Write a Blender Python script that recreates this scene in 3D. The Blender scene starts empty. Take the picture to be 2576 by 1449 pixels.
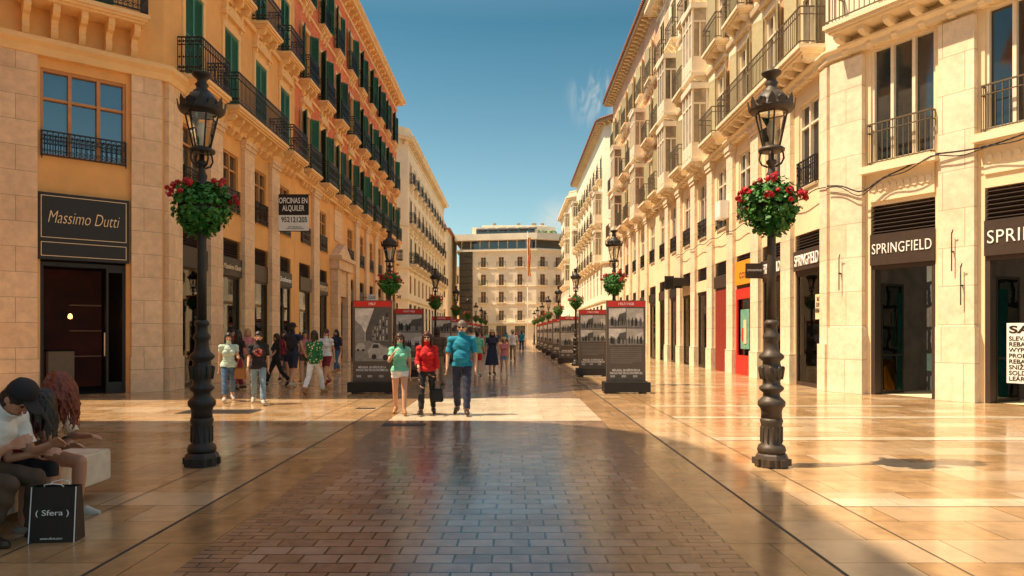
import bpy, bmesh, math, random
import numpy as np
from mathutils import Vector, Matrix
R=random.Random(7)
rad=math.radians
scene=bpy.context.scene
COL=scene.collection
WM={}
T=lambda x,y,z:Matrix.Translation((x,y,z))
RZ=lambda a:Matrix.Rotation(a,4,'Z')
RX=lambda a:Matrix.Rotation(a,4,'X')
RY=lambda a:Matrix.Rotation(a,4,'Y')
# ------------------------------------------------------------ materials
def _n(nt,t,**k):
    n=nt.nodes.new(t)
    for a,b in k.items(): setattr(n,a,b)
    return n
def mk(name,col,rough=.6,var=.12,ns=3.0,col2=None,brick=None,bump=.0,metal=0,ior=None,stain=0,rvar=0,coat=0,emit=0,mode=None,rand=0,bdist=.01,selfemit=0):
    m=bpy.data.materials.new(name); m.use_nodes=True; nt=m.node_tree; L=nt.links.new
    p=nt.nodes['Principled BSDF']
    tc=_n(nt,'ShaderNodeTexCoord')
    no=_n(nt,'ShaderNodeTexNoise'); no.inputs['Scale'].default_value=ns; no.inputs['Detail'].default_value=7; no.inputs['Roughness'].default_value=.62
    L(tc.outputs['Object'],no.inputs['Vector'])
    c=Vector(col)
    if col2 is None: col2=c*(1-var)
    def mix(fac,a,b,bt='MIX'):
        x=_n(nt,'ShaderNodeMix',data_type='RGBA',blend_type=bt)
        for s,v in ((x.inputs[0],fac),(x.inputs[6],a),(x.inputs[7],b)):
            if isinstance(v,(int,float)): s.default_value=v
            elif hasattr(v,'links'): L(v,s)
            else: s.default_value=(v[0],v[1],v[2],1)
        return x.outputs[2]
    mr=_n(nt,'ShaderNodeMapRange'); mr.inputs[1].default_value=.3; mr.inputs[2].default_value=.7
    L(no.outputs['Fac'],mr.inputs[0])
    hgt=no.outputs['Fac']
    if brick:
        b=_n(nt,'ShaderNodeTexBrick')
        b.inputs['Scale'].default_value=1; b.inputs['Brick Width'].default_value=brick['w']; b.inputs['Row Height'].default_value=brick['h']
        b.inputs['Mortar Size'].default_value=brick['m']; b.inputs['Mortar Smooth'].default_value=.1
        b.offset=brick.get('off',.5)
        b.inputs['Bias'].default_value=brick.get('bias',0)
        b.inputs['Color1'].default_value=(*c,1); c2=brick.get('c2',tuple(c*.8)); b.inputs['Color2'].default_value=(*c2,1)
        b.inputs['Mortar'].default_value=(*brick['mc'],1)
        if brick.get('wob'):
            nw=_n(nt,'ShaderNodeTexNoise'); nw.inputs['Scale'].default_value=2.5; L(tc.outputs['Object'],nw.inputs['Vector'])
            sv=_n(nt,'ShaderNodeVectorMath'); sv.operation='MULTIPLY_ADD'; sv.inputs[1].default_value=(brick['wob'],)*3; L(nw.outputs['Color'],sv.inputs[0]); L(tc.outputs['UV'],sv.inputs[2]); L(sv.outputs[0],b.inputs['Vector'])
        else: L(tc.outputs['UV'],b.inputs['Vector'])
        v=mix(mr.outputs[0],(1-var,)*3,(1+var*.6,)*3)
        out=mix(1.0,b.outputs['Color'],v,'MULTIPLY')
        if brick.get('c3'):
            b2=_n(nt,'ShaderNodeTexBrick'); b2.inputs['Scale'].default_value=1
            for k in ('Brick Width','Row Height','Mortar Size'): b2.inputs[k].default_value=b.inputs[k].default_value
            b2.inputs['Bias'].default_value=-.45; b2.offset=b.offset
            b2.inputs['Color1'].default_value=(0,0,0,1); b2.inputs['Color2'].default_value=(1,1,1,1); b2.inputs['Mortar'].default_value=(0,0,0,1)
            ad=_n(nt,'ShaderNodeVectorMath'); ad.operation='ADD'; ad.inputs[1].default_value=(brick['w']*14,brick['h']*22,0)
            src=b.inputs['Vector'].links[0].from_socket
            L(src,ad.inputs[0]); L(ad.outputs[0],b2.inputs['Vector'])
            out=mix(b2.outputs['Color'],out,brick['c3'])
        inv=_n(nt,'ShaderNodeMath'); inv.operation='MULTIPLY_ADD'; inv.inputs[1].default_value=-1.5; L(b.outputs['Fac'],inv.inputs[0]); 
        L(no.outputs['Fac'],inv.inputs[2]); hgt=inv.outputs[0]
    else:
        out=mix(mr.outputs[0],col2,tuple(c))
    if mode=='flower':
        vo=_n(nt,'ShaderNodeTexVoronoi'); vo.inputs['Scale'].default_value=14; L(tc.outputs['Object'],vo.inputs['Vector'])
        r=_n(nt,'ShaderNodeValToRGB'); r.color_ramp.interpolation='CONSTANT'; r.color_ramp.elements[0].color=(.75,.6,.35,1); r.color_ramp.elements[1].color=(0,0,0,1); r.color_ramp.elements[1].position=.28
        L(vo.outputs['Distance'],r.inputs[0]); out=mix(1.0,out,r.outputs[0],'ADD')
    if mode=='arcs':
        vo=_n(nt,'ShaderNodeTexVoronoi'); vo.inputs['Scale'].default_value=9; L(tc.outputs['Object'],vo.inputs['Vector'])
        s=_n(nt,'ShaderNodeMath'); s.operation='SINE'; mu=_n(nt,'ShaderNodeMath'); mu.operation='MULTIPLY'; mu.inputs[1].default_value=34
        L(vo.outputs['Distance'],mu.inputs[0]); L(mu.outputs[0],s.inputs[0]); g=_n(nt,'ShaderNodeMath'); g.operation='GREATER_THAN'; g.inputs[1].default_value=.6; L(s.outputs[0],g.inputs[0])
        out=mix(g.outputs[0],out,(.62,.33,.12))
    if mode=='print':
        d=_n(nt,'ShaderNodeVectorMath'); d.operation='DISTANCE'; d.inputs[1].default_value=(0.0,-.15,1.22); L(tc.outputs['Object'],d.inputs[0])
        g=_n(nt,'ShaderNodeMath'); g.operation='LESS_THAN'; g.inputs[1].default_value=.1; L(d.outputs['Value'],g.inputs[0])
        n2=_n(nt,'ShaderNodeTexNoise'); n2.inputs['Scale'].default_value=22; L(tc.outputs['Object'],n2.inputs[0])
        g2=_n(nt,'ShaderNodeMath'); g2.operation='GREATER_THAN'; g2.inputs[1].default_value=.5; L(n2.outputs['Fac'],g2.inputs[0])
        m2=_n(nt,'ShaderNodeMath'); m2.operation='MULTIPLY'; L(g.outputs[0],m2.inputs[0]); L(g2.outputs[0],m2.inputs[1])
        out=mix(m2.outputs[0],out,(.6,.12,.1))
    if stain:
        n3=_n(nt,'ShaderNodeTexNoise'); n3.inputs['Scale'].default_value=.35; n3.inputs['Detail'].default_value=8; n3.inputs['Roughness'].default_value=.7; L(tc.outputs['Object'],n3.inputs['Vector'])
        m3=_n(nt,'ShaderNodeMapRange'); m3.inputs[1].default_value=.35; m3.inputs[2].default_value=.65; m3.inputs[3].default_value=1-stain; m3.inputs[4].default_value=1.05; L(n3.outputs['Fac'],m3.inputs[0])
        cx=_n(nt,'ShaderNodeCombineColor'); 
        for i in range(3): L(m3.outputs[0],cx.inputs[i])
        out=mix(1.0,out,cx.outputs[0],'MULTIPLY')
    if rand:
        oi=_n(nt,'ShaderNodeObjectInfo'); m4=_n(nt,'ShaderNodeMapRange'); m4.inputs[3].default_value=1-rand; m4.inputs[4].default_value=1+rand; L(oi.outputs['Random'],m4.inputs[0])
        cx=_n(nt,'ShaderNodeCombineColor')
        for i in range(3): L(m4.outputs[0],cx.inputs[i])
        out=mix(1.0,out,cx.outputs[0],'MULTIPLY')
    L(out,p.inputs['Base Color'])
    if selfemit: L(out,p.inputs['Emission Color']); p.inputs['Emission Strength'].default_value=selfemit
    p.inputs['Roughness'].default_value=rough; p.inputs['Metallic'].default_value=metal
    if rvar:
        n5=_n(nt,'ShaderNodeTexNoise'); n5.inputs['Scale'].default_value=1.3; n5.inputs['Detail'].default_value=9; n5.inputs['Roughness'].default_value=.7; L(tc.outputs['Object'],n5.inputs['Vector'])
        m5=_n(nt,'ShaderNodeMapRange'); m5.inputs[1].default_value=.3; m5.inputs[2].default_value=.7; m5.inputs[3].default_value=rough-rvar; m5.inputs[4].default_value=rough+rvar; L(n5.outputs['Fac'],m5.inputs[0]); L(m5.outputs[0],p.inputs['Roughness'])
    if ior: p.inputs['IOR'].default_value=ior
    if coat: p.inputs['Coat Weight'].default_value=coat; p.inputs['Coat Roughness'].default_value=.12
    if bump:
        bn=_n(nt,'ShaderNodeBump'); bn.inputs['Strength'].default_value=bump; bn.inputs['Distance'].default_value=bdist; L(hgt,bn.inputs['Height']); L(bn.outputs[0],p.inputs['Normal'])
    if emit:
        p.inputs['Emission Color'].default_value=(*col,1); p.inputs['Emission Strength'].default_value=emit
    return m
def glassmat(name,tint=(.9,1,.95),refl=.12):
    m=bpy.data.materials.new(name); m.use_nodes=True; nt=m.node_tree; nt.nodes.clear(); L=nt.links.new
    o=_n(nt,'ShaderNodeOutputMaterial'); t=_n(nt,'ShaderNodeBsdfTransparent'); t.inputs[0].default_value=(*tint,1)
    g=_n(nt,'ShaderNodeBsdfGlossy'); g.inputs['Roughness'].default_value=.02; mx=_n(nt,'ShaderNodeMixShader')
    lw=_n(nt,'ShaderNodeLayerWeight'); lw.inputs[0].default_value=.3; ma=_n(nt,'ShaderNodeMath'); ma.operation='ADD'; ma.use_clamp=True; ma.inputs[1].default_value=refl
    L(lw.outputs['Fresnel'],ma.inputs[0]); L(ma.outputs[0],mx.inputs[0]); L(t.outputs[0],mx.inputs[1]); L(g.outputs[0],mx.inputs[2]); L(mx.outputs[0],o.inputs[0])
    return m
M={}
M['yellow']=mk('ochre_plaster',(.9,.49,.17),.8,.1,2,bump=.1,stain=.15)
M['cream']=mk('cream_plaster',(.95,.75,.47),.8,.08,2,bump=.1,stain=.15)
M['white']=mk('pale_plaster',(.95,.83,.62),.8,.08,2,bump=.1,stain=.12)
M['trim']=mk('cream_stone_trim',(.94,.61,.28),.7,.1,4,bump=.15,stain=.1)
M['trimR']=mk('pale_stone_trim',(.95,.79,.54),.7,.1,4,bump=.15,stain=.15)
M['stoneL']=mk('travertine_blocks',(.88,.62,.39),.6,.15,5,brick=dict(w=.95,h=.62,m=.007,mc=(.45,.3,.18),c2=(.79,.53,.32)),bump=.15,stain=.15)
M['stoneR']=mk('limestone_blocks',(.95,.8,.59),.65,.16,5,brick=dict(w=1.0,h=.9,m=.009,mc=(.55,.42,.28),c2=(.89,.72,.5)),bump=.3,stain=.22)
M['plinth']=mk('granite_plinth',(.5,.38,.26),.5,.2,9,bump=.1)
M['brick']=mk('red_brick',(.85,.19,.075),.85,.2,3,brick=dict(w=.25,h=.075,m=.008,mc=(.8,.4,.2),c2=(.74,.14,.055)),bump=.3,stain=.2)
M['brickR']=mk('pale_red_brick',(.87,.47,.27),.85,.2,3,brick=dict(w=.25,h=.075,m=.01,mc=(.8,.58,.38),c2=(.8,.4,.22)),bump=.3,stain=.2)
M['iron']=mk('black_iron',(.02,.016,.013),.45,.3,12)
M['ironR']=mk('brown_grey_iron',(.15,.11,.065),.5,.3,12)
M['lampiron']=mk('painted_cast_iron',(.026,.021,.017),.5,.35,14,bump=.2)
M['lampironR']=mk('light_brown_iron',(.085,.06,.04),.5,.35,14,bump=.2)  # lighter brown iron, used on the near right lamp only
M['glass']=mk('dark_window_glass',(.05,.06,.06),.04,.5,1.2,ior=1.9,rand=.6,bump=.02)
M['curt']=mk('cream_reflection_glass',(.5,.41,.27),.08,.5,1.6,ior=1.8,rand=.5,col2=(.2,.17,.12))  # creamy sun reflection put into the pane colour, no curtains modelled
M['bluegl']=mk('sky_tinted_glass',(.03,.08,.14),.03,.5,1.2,ior=3.0)  # blue of the mirrored sky put into the glass colour
M['wood']=mk('brown_window_frame',(.6,.28,.09),.5,.2,6)
M['whitefr']=mk('cream_window_frame',(.92,.8,.6),.5,.1,6)
M['green']=mk('green_shutter',(.018,.12,.07),.5,.2,5,rand=.25)
M['teal']=mk('teal_shutter',(.045,.23,.17),.5,.2,5,rand=.2)
M['olive']=mk('faded_olive_shutter',(.5,.43,.24),.6,.2,5,rand=.2)
M['black']=mk('black_sign_board',(.018,.013,.01),.5,.3,6)
M['brown']=mk('dark_brown_panel',(.055,.034,.024),.5,.2,6)
M['inside']=mk('shop_interior',(.07,.05,.035),.8,.5,2,selfemit=.3)  # faint glow in the surface stands in for indoor lighting
M['display']=mk('shop_display',(.34,.25,.16),.6,.4,2.2,brick=dict(w=.42,h=.62,m=.05,mc=(.05,.04,.03),c2=(.06,.18,.13),c3=(.6,.48,.33),wob=.25),selfemit=.5)  # goods glow by themselves, in place of shop lights
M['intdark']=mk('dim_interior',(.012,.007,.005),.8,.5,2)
M['intred']=mk('red_interior',(.035,.007,.004),.8,.6,1.2,col2=(.008,.004,.003),selfemit=.4)  # back wall carries its own glow as lobby light
M['letter']=mk('white_letters',(.92,.9,.85),.5,.03)
M['gold']=mk('brass_letters',(.9,.68,.42),.5,.1)
M['red']=mk('red_paint',(.68,.03,.02),.4,.1)
M['orange']=mk('orange_sign',(.9,.34,.02),.5,.15)
M['paper']=mk('white_board',(.9,.88,.82),.6,.03)
M['terra']=mk('terracotta_tile',(.45,.17,.08),.8,.35,6,bump=.5)
M['eave']=mk('timber_eave',(.45,.31,.17),.7,.3,5)
M['roof']=mk('roof_surface',(.35,.26,.2),.8,.2)
M['shopglass']=glassmat('shop_glass',(.8,.95,.88),.02)
M['lampglass']=glassmat('lantern_glass',(.93,.9,.82),.05)
M['marble']=mk('white_marble',(.8,.7,.56),.35,.3,6,bump=.1)
M['leaf']=mk('geranium_leaves',(.07,.27,.03),.5,.55,9,col2=(.02,.1,.012))
M['petal']=mk('red_petals',(.72,.012,.018),.5,.4,9,col2=(.42,.0,.012))
M['tealwall']=mk('teal_wall',(.03,.3,.2),.6,.4,2,col2=(.04,.14,.1),selfemit=.5)  # backdrop glows so the window looks lit from inside
for i,g in enumerate((.03,.12,.3,.55,.75)): M['g%d'%i]=mk('grey_print_%d'%i,(g*1.05,g*.98,g*.88),.45,.45,7)
M['poster']=mk('brown_poster_board',(.12,.09,.068),.45,.1)
# ------------------------------------------------------------ mesh builder
class MB:
    def __init__(s): s.v=[];s.f=[];s.m=[];s.uv=[];s.s=[];s.M=Matrix()
    def add(s,vs,fs,m=0,smooth=False):
        o=len(s.v); vv=[Vector(v) for v in vs]
        s.v+= [tuple(s.M@v) for v in vv]
        for f in fs:
            s.f.append(tuple(o+i for i in f)); s.m.append(m); s.s.append(smooth)
            a,b,c=vv[f[0]],vv[f[1]],vv[f[2]]; n=(b-a).cross(c-a)
            if len(f)>3: n=n+(c-a).cross(vv[f[3]]-a)
            ax=[abs(n.x),abs(n.y),abs(n.z)]; k=ax.index(max(ax))
            for i in f:
                p=vv[i]; s.uv.append((p.x,p.y) if k==2 else ((p.x,p.z) if k==1 else (p.y,p.z)))
    def box(s,x0,x1,y0,y1,z0,z1,m=0):
        s.add([(x0,y0,z0),(x1,y0,z0),(x1,y1,z0),(x0,y1,z0),(x0,y0,z1),(x1,y0,z1),(x1,y1,z1),(x0,y1,z1)],
              [(0,3,2,1),(4,5,6,7),(0,1,5,4),(1,2,6,5),(2,3,7,6),(3,0,4,7)],m)
    def quad(s,a,b,c,d,m=0): s.add([a,b,c,d],[(0,1,2,3)],m)
    def lathe(s,prof,n=16,m=0,cx=0,cy=0,smooth=True,rot=0):
        vs=[]
        for r,z in prof:
            for i in range(n):
                a=2*math.pi*i/n+rot; vs.append((cx+r*math.cos(a),cy+r*math.sin(a),z))
        fs=[]
        for j in range(len(prof)-1):
            for i in range(n):
                k=(i+1)%n; fs.append((j*n+i,j*n+k,(j+1)*n+k,(j+1)*n+i))
        fs.append(tuple(range(n))[::-1]); fs.append(tuple((len(prof)-1)*n+i for i in range(n)))
        s.add(vs,fs,m,smooth)
    def caps(s,p0,p1,r0,r1,n=12,m=0,k=3,flat=1.0):
        p0=Vector(p0);p1=Vector(p1);d=p1-p0; L=d.length
        if L<1e-6: d=Vector((0,0,1)); 
        d.normalize(); a=d.orthogonal().normalized(); b=d.cross(a)
        rings=[]
        for i in range(k+1):
            t=math.pi/2*(1-i/k); rings.append((p0-d*r0*math.sin(t),max(r0*math.cos(t),r0*.02)))
        for i in range(k+1):
            t=math.pi/2*i/k; rings.append((p1+d*r1*math.sin(t),max(r1*math.cos(t),r1*.02)))
        vs=[];fs=[]
        for c,r in rings:
            for i in range(n):
                t=2*math.pi*i/n; vs.append(c+(a*math.cos(t)+b*math.sin(t))*r)
        for j in range(len(rings)-1):
            for i in range(n):
                q=(i+1)%n; fs.append((j*n+i,j*n+q,(j+1)*n+q,(j+1)*n+i))
        fs.append(tuple(range(n))[::-1]); fs.append(tuple((len(rings)-1)*n+i for i in range(n)))
        s.add(vs,fs,m,True)
    def tube(s,p0,p1,r0,r1=None,n=8,m=0): s.caps(p0,p1,r0,r0 if r1 is None else r1,n,m,1)
    def ell(s,c,r,Mx=None,m=0,n=14):
        vs=[];fs=[];k=8
        for j in range(k+1):
            t=math.pi*j/k; q=max(math.sin(t),.02)
            for i in range(n):
                a=2*math.pi*i/n; v=Vector((r[0]*q*math.cos(a),r[1]*q*math.sin(a),-r[2]*math.cos(t)))
                v=v+Vector(c)
                if Mx is not None: v=Mx@v
                vs.append(v)
        for j in range(k):
            for i in range(n):
                q=(i+1)%n; fs.append((j*n+i,j*n+q,(j+1)*n+q,(j+1)*n+i))
        fs.append(tuple(range(n))[::-1]); fs.append(tuple(k*n+i for i in range(n)))
        s.add(vs,fs,m,True)
    def prism(s,pts,x0,x1,m=0):
        n=len(pts); vs=[(x0,y,z) for y,z in pts]+[(x1,y,z) for y,z in pts]
        fs=[tuple(range(n)),tuple(range(2*n-1,n-1,-1))]+[(i,n+i,n+(i+1)%n,(i+1)%n) for i in range(n)]
        s.add(vs,fs,m)
    def prismy(s,pts,y0,y1,m=0):
        n=len(pts); vs=[(x,y0,z) for x,z in pts]+[(x,y1,z) for x,z in pts]
        fs=[tuple(range(n)),tuple(range(2*n-1,n-1,-1))]+[(i,n+i,n+(i+1)%n,(i+1)%n) for i in range(n)]
        s.add(vs,fs,m)
    def sweep(s,path,prof,m=0,closed=False):
        P=[Vector((a,b)) for a,b in path]; n=len(P); ns=[]
        for i in range(n):
            e=[]
            if i>0 or closed: d=(P[i]-P[i-1]).normalized(); e.append(Vector((d.y,-d.x)))
            if i<n-1 or closed: d=(P[(i+1)%n]-P[i]).normalized(); e.append(Vector((d.y,-d.x)))
            q=sum(e,Vector((0,0)))/len(e); ns.append(q/q.length_squared if q.length_squared>.1 else q)
        vs=[];k=len(prof)
        for i in range(n):
            for o,z in prof: p=P[i]+ns[i]*o; vs.append((p.x,p.y,z))
        fs=[]
        for i in range(n if closed else n-1):
            j=(i+1)%n
            for a in range(k-1): fs.append((i*k+a,j*k+a,j*k+a+1,i*k+a+1))
        if not closed: fs.append(tuple(range(k))); fs.append(tuple((n-1)*k+a for a in range(k))[::-1])
        s.add(vs,fs,m)
    def mesh(s,name,mats):
        me=bpy.data.meshes.new(name); me.from_pydata(s.v,[],s.f)
        for x in mats: me.materials.append(M[x] if isinstance(x,str) else x)
        me.polygons.foreach_set('material_index',s.m); me.polygons.foreach_set('use_smooth',s.s)
        uv=me.uv_layers.new(name='UVMap'); uv.data.foreach_set('uv',[c for p in s.uv for c in p])
        me.update(); return me
    def fix(s,name,mats):
        me=s.mesh(name,mats); b=bmesh.new(); b.from_mesh(me); bmesh.ops.recalc_face_normals(b,faces=b.faces); b.to_mesh(me); b.free(); return me
def place(name,me,parent=None,Mx=None,label=None,cat=None,group=None,kind=None):
    Mx=Matrix() if Mx is None else Mx
    o=bpy.data.objects.new(name,me); COL.objects.link(o)
    if parent is not None: o.parent=parent; o.matrix_local=WM[parent.name].inverted()@Mx
    else: o.matrix_local=Mx
    WM[o.name]=Mx.copy()
    if label:o['label']=label
    if cat:o['category']=cat
    if group:o['group']=group
    if kind:o['kind']=kind
    return o
def text(s,size,matname,extr=.01,w=None,shear=0,off=0,align='CENTER',sp=1.0,h=None):
    cu=bpy.data.curves.new('lettering','FONT'); cu.body=s; cu.size=size; cu.extrude=extr; cu.shear=shear; cu.offset=off; cu.align_x=align; cu.space_character=sp; cu.resolution_u=4; cu.space_line=.95
    o=bpy.data.objects.new('tmp',cu); COL.objects.link(o); bpy.context.view_layer.update()
    dg=bpy.context.evaluated_depsgraph_get(); me=bpy.data.meshes.new_from_object(o.evaluated_get(dg)); bpy.data.objects.remove(o)
    xs=[v.co.x for v in me.vertices]; ys=[v.co.y for v in me.vertices]
    if not xs: return me
    k=w/(max(xs)-min(xs)) if w else 1; kh=h/(max(ys)-min(ys)) if h else (min(k,1) if w else 1)
    cx=(max(xs)+min(xs))/2; cy=(max(ys)+min(ys))/2
    for v in me.vertices:
        x,y,z=v.co; v.co=((x-cx)*k,-z,(y-cy)*kh)
    me.materials.clear(); me.materials.append(M[matname]); return me
# ------------------------------------------------------------ facade library
CACHE={}
def cached(f):
    def g(*a):
        k=(f.__name__,)+a
        if k not in CACHE: CACHE[k]=f(*a)
        return CACHE[k]
    return g
@cached
def m_glass(w,h,gl):
    b=MB(); b.box(-w/2,w/2,.15,.19,0,h,0); return b.mesh('window_glass',[gl])
@cached
def m_frame(w,h,fr,tr):
    b=MB(); t=.07
    b.box(-w/2,-w/2+t,.05,.147,0,h); b.box(w/2-t,w/2,.05,.147,0,h)
    b.box(-w/2+t,w/2-t,.05,.147,0,t); b.box(-w/2+t,w/2-t,.05,.147,h-t,h)
    zt=h*tr
    n=2 if w<1.5 else 3
    for i in range(1,n): x=-w/2+w*i/n; b.box(x-.04,x+.04,.04,.147,t,h-t)
    if tr<1:
        for i in range(n):
            xa=-w/2+w*i/n+(t if i==0 else .04); xb=-w/2+w*(i+1)/n-(t if i==n-1 else .04); b.box(xa,xb,.06,.147,zt-.03,zt+.03)
    return b.mesh('window_frame',[fr])
@cached
def m_leaf(w,h,col):
    b=MB(); b.box(0,.05,-.03,.02,0,h); b.box(w-.05,w,-.03,.02,0,h); b.box(.05,w-.05,-.03,.02,0,.08); b.box(.05,w-.05,-.03,.02,h-.08,h); b.box(.05,w-.05,-.03,.02,h*.5-.03,h*.5+.03)
    n=int(h/.085); b.box(.05,w-.05,.012,.016,.08,h-.08)
    for i in range(n):
        z=.1+(h-.2)*i/n
        b.add([(.05,-.028,z),(w-.05,-.028,z),(w-.05,.008,z+.06),(.05,.008,z+.06)],[(0,1,2,3)])
    return b.mesh('shutter_leaf',[col])
def bracket(b,x,w,d,h,z,m=0):
    pts=[(0,z),(-d,z),(-d,z-h*.22),(-d*.8,z-h*.38),(-d*.5,z-h*.42),(-d*.36,z-h*.6),(-d*.42,z-h*.8),(-d*.25,z-h),(0,z-h)]
    b.prism(pts,x-w/2,x+w/2,m)
@cached
def m_balc(w,d,tr,nb,bh=.5):
    b=MB(); b.box(-w/2,w/2,-d,0,-.11,0); b.box(-w/2+.05,w/2-.05,-d+.05,0,-.18,-.111); b.box(-w/2+.1,w/2-.1,-d+.12,0,-.24,-.181)
    n=max(2,nb)
    for i in range(n): bracket(b,-w/2+.25+(w-.5)*i/(n-1),.15,d*.74,bh,-.241)
    return b.fix('balcony_slab',[tr])
@cached
def m_rail(w,d,orn,hh):
    b=MB(); t=.022 if orn else .018; D=d-.05; W=w/2-.05
    for z0,z1 in ((.07,.1),(hh-.035,hh),(hh-.24,hh-.22)):
        b.box(-W,W,-D-t,-D+t,z0,z1); b.box(-W-t,-W+t,-D+t,0,z0,z1); b.box(W-t,W+t,-D+t,0,z0,z1)
    sp=.115 if orn else .135
    n=max(2,int(2*W/sp)); r=.011 if orn else .009
    for i in range(n+1):
        x=-W+2*W*i/n; b.box(x-r,x+r,-D-r,-D+r,.0 if i in(0,n) else .1,hh-.036)
    k=max(2,int(D/sp))
    for sx in (-1,1):
        for i in range(1,k+1):
            y=-D+D*i/k; b.box(sx*W-r,sx*W+r,y-r,y+r,.1,hh-.036)
    if orn:
        for i in range(n):
            x=-W+2*W*(i+.5)/n
            for zc,q in ((hh-.13,.05),(.2,.055),(.5,.04)):
                b.add([(x,-D-.012,zc-q),(x+q,-D-.012,zc),(x,-D-.012,zc+q),(x-q,-D-.012,zc),(x,-D-.012,zc-q*.55),(x+q*.55,-D-.012,zc),(x,-D-.012,zc+q*.55),(x-q*.55,-D-.012,zc)],
                      [(0,1,5,4),(1,2,6,5),(2,3,7,6),(3,0,4,7)])
        for sx in (-1,1):
            for i in range(k):
                y=-D+D*(i+.5)/k
                for zc,q in ((hh-.13,.05),(.2,.055),(.5,.04)): b.add([(sx*W,y,zc-q),(sx*W,y+q,zc),(sx*W,y,zc+q),(sx*W,y-q,zc)],[(0,1,2,3)])
    return b.mesh('railing',['iron' if orn else 'ironR'])
@cached
def m_surr(w,h,tr,ped):
    b=MB(); t=.15
    b.box(-w/2-t,-w/2,-.06,-.002,-.05,h); b.box(w/2,w/2+t,-.06,-.002,-.05,h)
    b.box(-w/2-t,w/2+t,-.075,-.002,h,h+.2); 
    W=w/2+t+.06
    if ped!='plain':
        b.box(-w/2-t-.08,w/2+t+.08,-.2,-.002,h+.38,h+.47)
        b.box(-w/2-t,w/2+t,-.05,-.002,h+.2,h+.38)
        bracket(b,-w/2-t+.08,.13,.15,.34,h+.379); bracket(b,w/2+t-.08,.13,.15,.34,h+.379)
    if ped=='arc':
        pts=[(-W,h+.471)]+[(W*math.cos(math.pi-math.pi*i/10),h+.471+.34*math.sin(math.pi*i/10)) for i in range(1,10)]+[(W,h+.471)]
        b.prismy(pts,-.16,-.002)
        pts=[(-W*.72,h+.49)]+[(W*.72*math.cos(math.pi-math.pi*i/10),h+.49+.22*math.sin(math.pi*i/10)) for i in range(1,10)]+[(W*.72,h+.49)]
        b.prismy(pts,-.19,-.161)
    elif ped=='tri': b.prismy([(-W,h+.471),(W,h+.471),(0,h+.85)],-.16,-.002)
    return b.fix('window_surround',[tr])
@cached
def m_mirador(w,d,h,fr):
    b=MB(); b.box(-w/2,w/2,-d,0,0,.7,0); b.box(-w/2-.06,w/2+.06,-d-.06,0,h-.25,h,0); b.box(-w/2-.04,w/2+.04,-d-.04,0,-.15,-.001,0)
    for i in (0,1,2): bracket(b,-w/2+.2+(w-.4)*i/2,.16,d*.8,.5,-.151)
    n=3
    for i in range(n+1):
        x=-w/2+.04+(w-.08)*i/n; b.box(x-.05,x+.05,-d,-d+.08,.701,h-.251,0)
    for sx in (-1,1):
        b.box(sx*(w/2-.04)-.04,sx*(w/2-.04)+.04,-.12,0,.701,h-.251,0)
        b.box(sx*(w/2-.045)-.01,sx*(w/2-.045)+.01,-d+.081,-.121,.701,h-.251,1)
        b.box(sx*(w/2-.04)-.04,sx*(w/2-.04)+.04,-d+.09,-.122,h*.72,h*.72+.08,0)
        b.box(sx*(w/2-.04)-.04,sx*(w/2-.04)+.04,-d*.55,-d*.55+.06,.701,h*.72-.001,0)
    b.box(-w/2+.04,w/2-.04,-d+.04,-d+.05,.701,h-.251,1)
    for i in range(n):
        xa=-w/2+.04+(w-.08)*i/n+.05; xb=-w/2+.04+(w-.08)*(i+1)/n-.05; b.box(xa,xb,-d+.005,-d+.039,h*.72,h*.72+.08,0)
        b.box(xa+.04,xb-.04,-d-.02,-d-.001,.12,.58,0)
    return b.fix('bay_window',[fr,'curt'])
@cached
def m_shop(w,h,kind):
    b=MB(); t=.07; ht=h*.74; q=-.12; D=.85
    bk=4 if kind=='teal' else 1
    b.quad((-w/2,D,0),(w/2,D,0),(w/2,D,h),(-w/2,D,h),bk); b.quad((-w/2,.3,0),(-w/2,D,0),(-w/2,D,h),(-w/2,.3,h),bk); b.quad((w/2,.3,h),(w/2,D,h),(w/2,D,0),(w/2,.3,0),bk)
    b.quad((-w/2,.3,h),(-w/2,D,h),(w/2,D,h),(w/2,.3,h),3); b.box(-w/2,w/2,.302,D-.01,.005,.12,3)
    for x0,x1 in ((-w/2,-w/2+t),(w/2-t,w/2)): b.box(x0,x1,.16+q,.28+q,0,ht,0)
    b.box(-w/2+t,w/2-t,.16+q,.28+q,ht-t,ht,0); b.box(-w/2+t,w/2-t,.16+q,.28+q,0,.12 if kind!='door' else .03,0)
    b.box(-w/2,w/2,.12+q,.26+q,ht+.001,ht+.62,0)
    if kind=='door': b.box(-.04,.04,.16+q,.28+q,.03,ht-t,0)
    z=ht+.63
    while z<h-.05:
        b.add([(-w/2,.14+q,z),(w/2,.14+q,z),(w/2,.24+q,z+.07),(-w/2,.24+q,z+.07)],[(0,1,2,3)],0); z+=.085
    b.box(-w/2,w/2,.26+q,.29+q,ht+.621,h,0)
    b.box(-w/2+t,w/2-t,.2+q,.21+q,.12,ht-t,2)
    return b.mesh('shop_front',['brown','display','shopglass','inside','tealwall'])
@cached
def m_pil(w,h,d,st):
    b=MB(); b.box(-w/2,w/2,-d,-.003,.95,h-.3,0); b.box(-w/2-.04,w/2+.04,-d-.04,-.003,0,.949,1); b.box(-w/2-.05,w/2+.05,-d-.05,-.003,h-.299,h-.15,0); b.box(-w/2-.09,w/2+.09,-d-.09,-.003,h-.149,h,0)
    return b.mesh('pilaster',[st,st])
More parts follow.
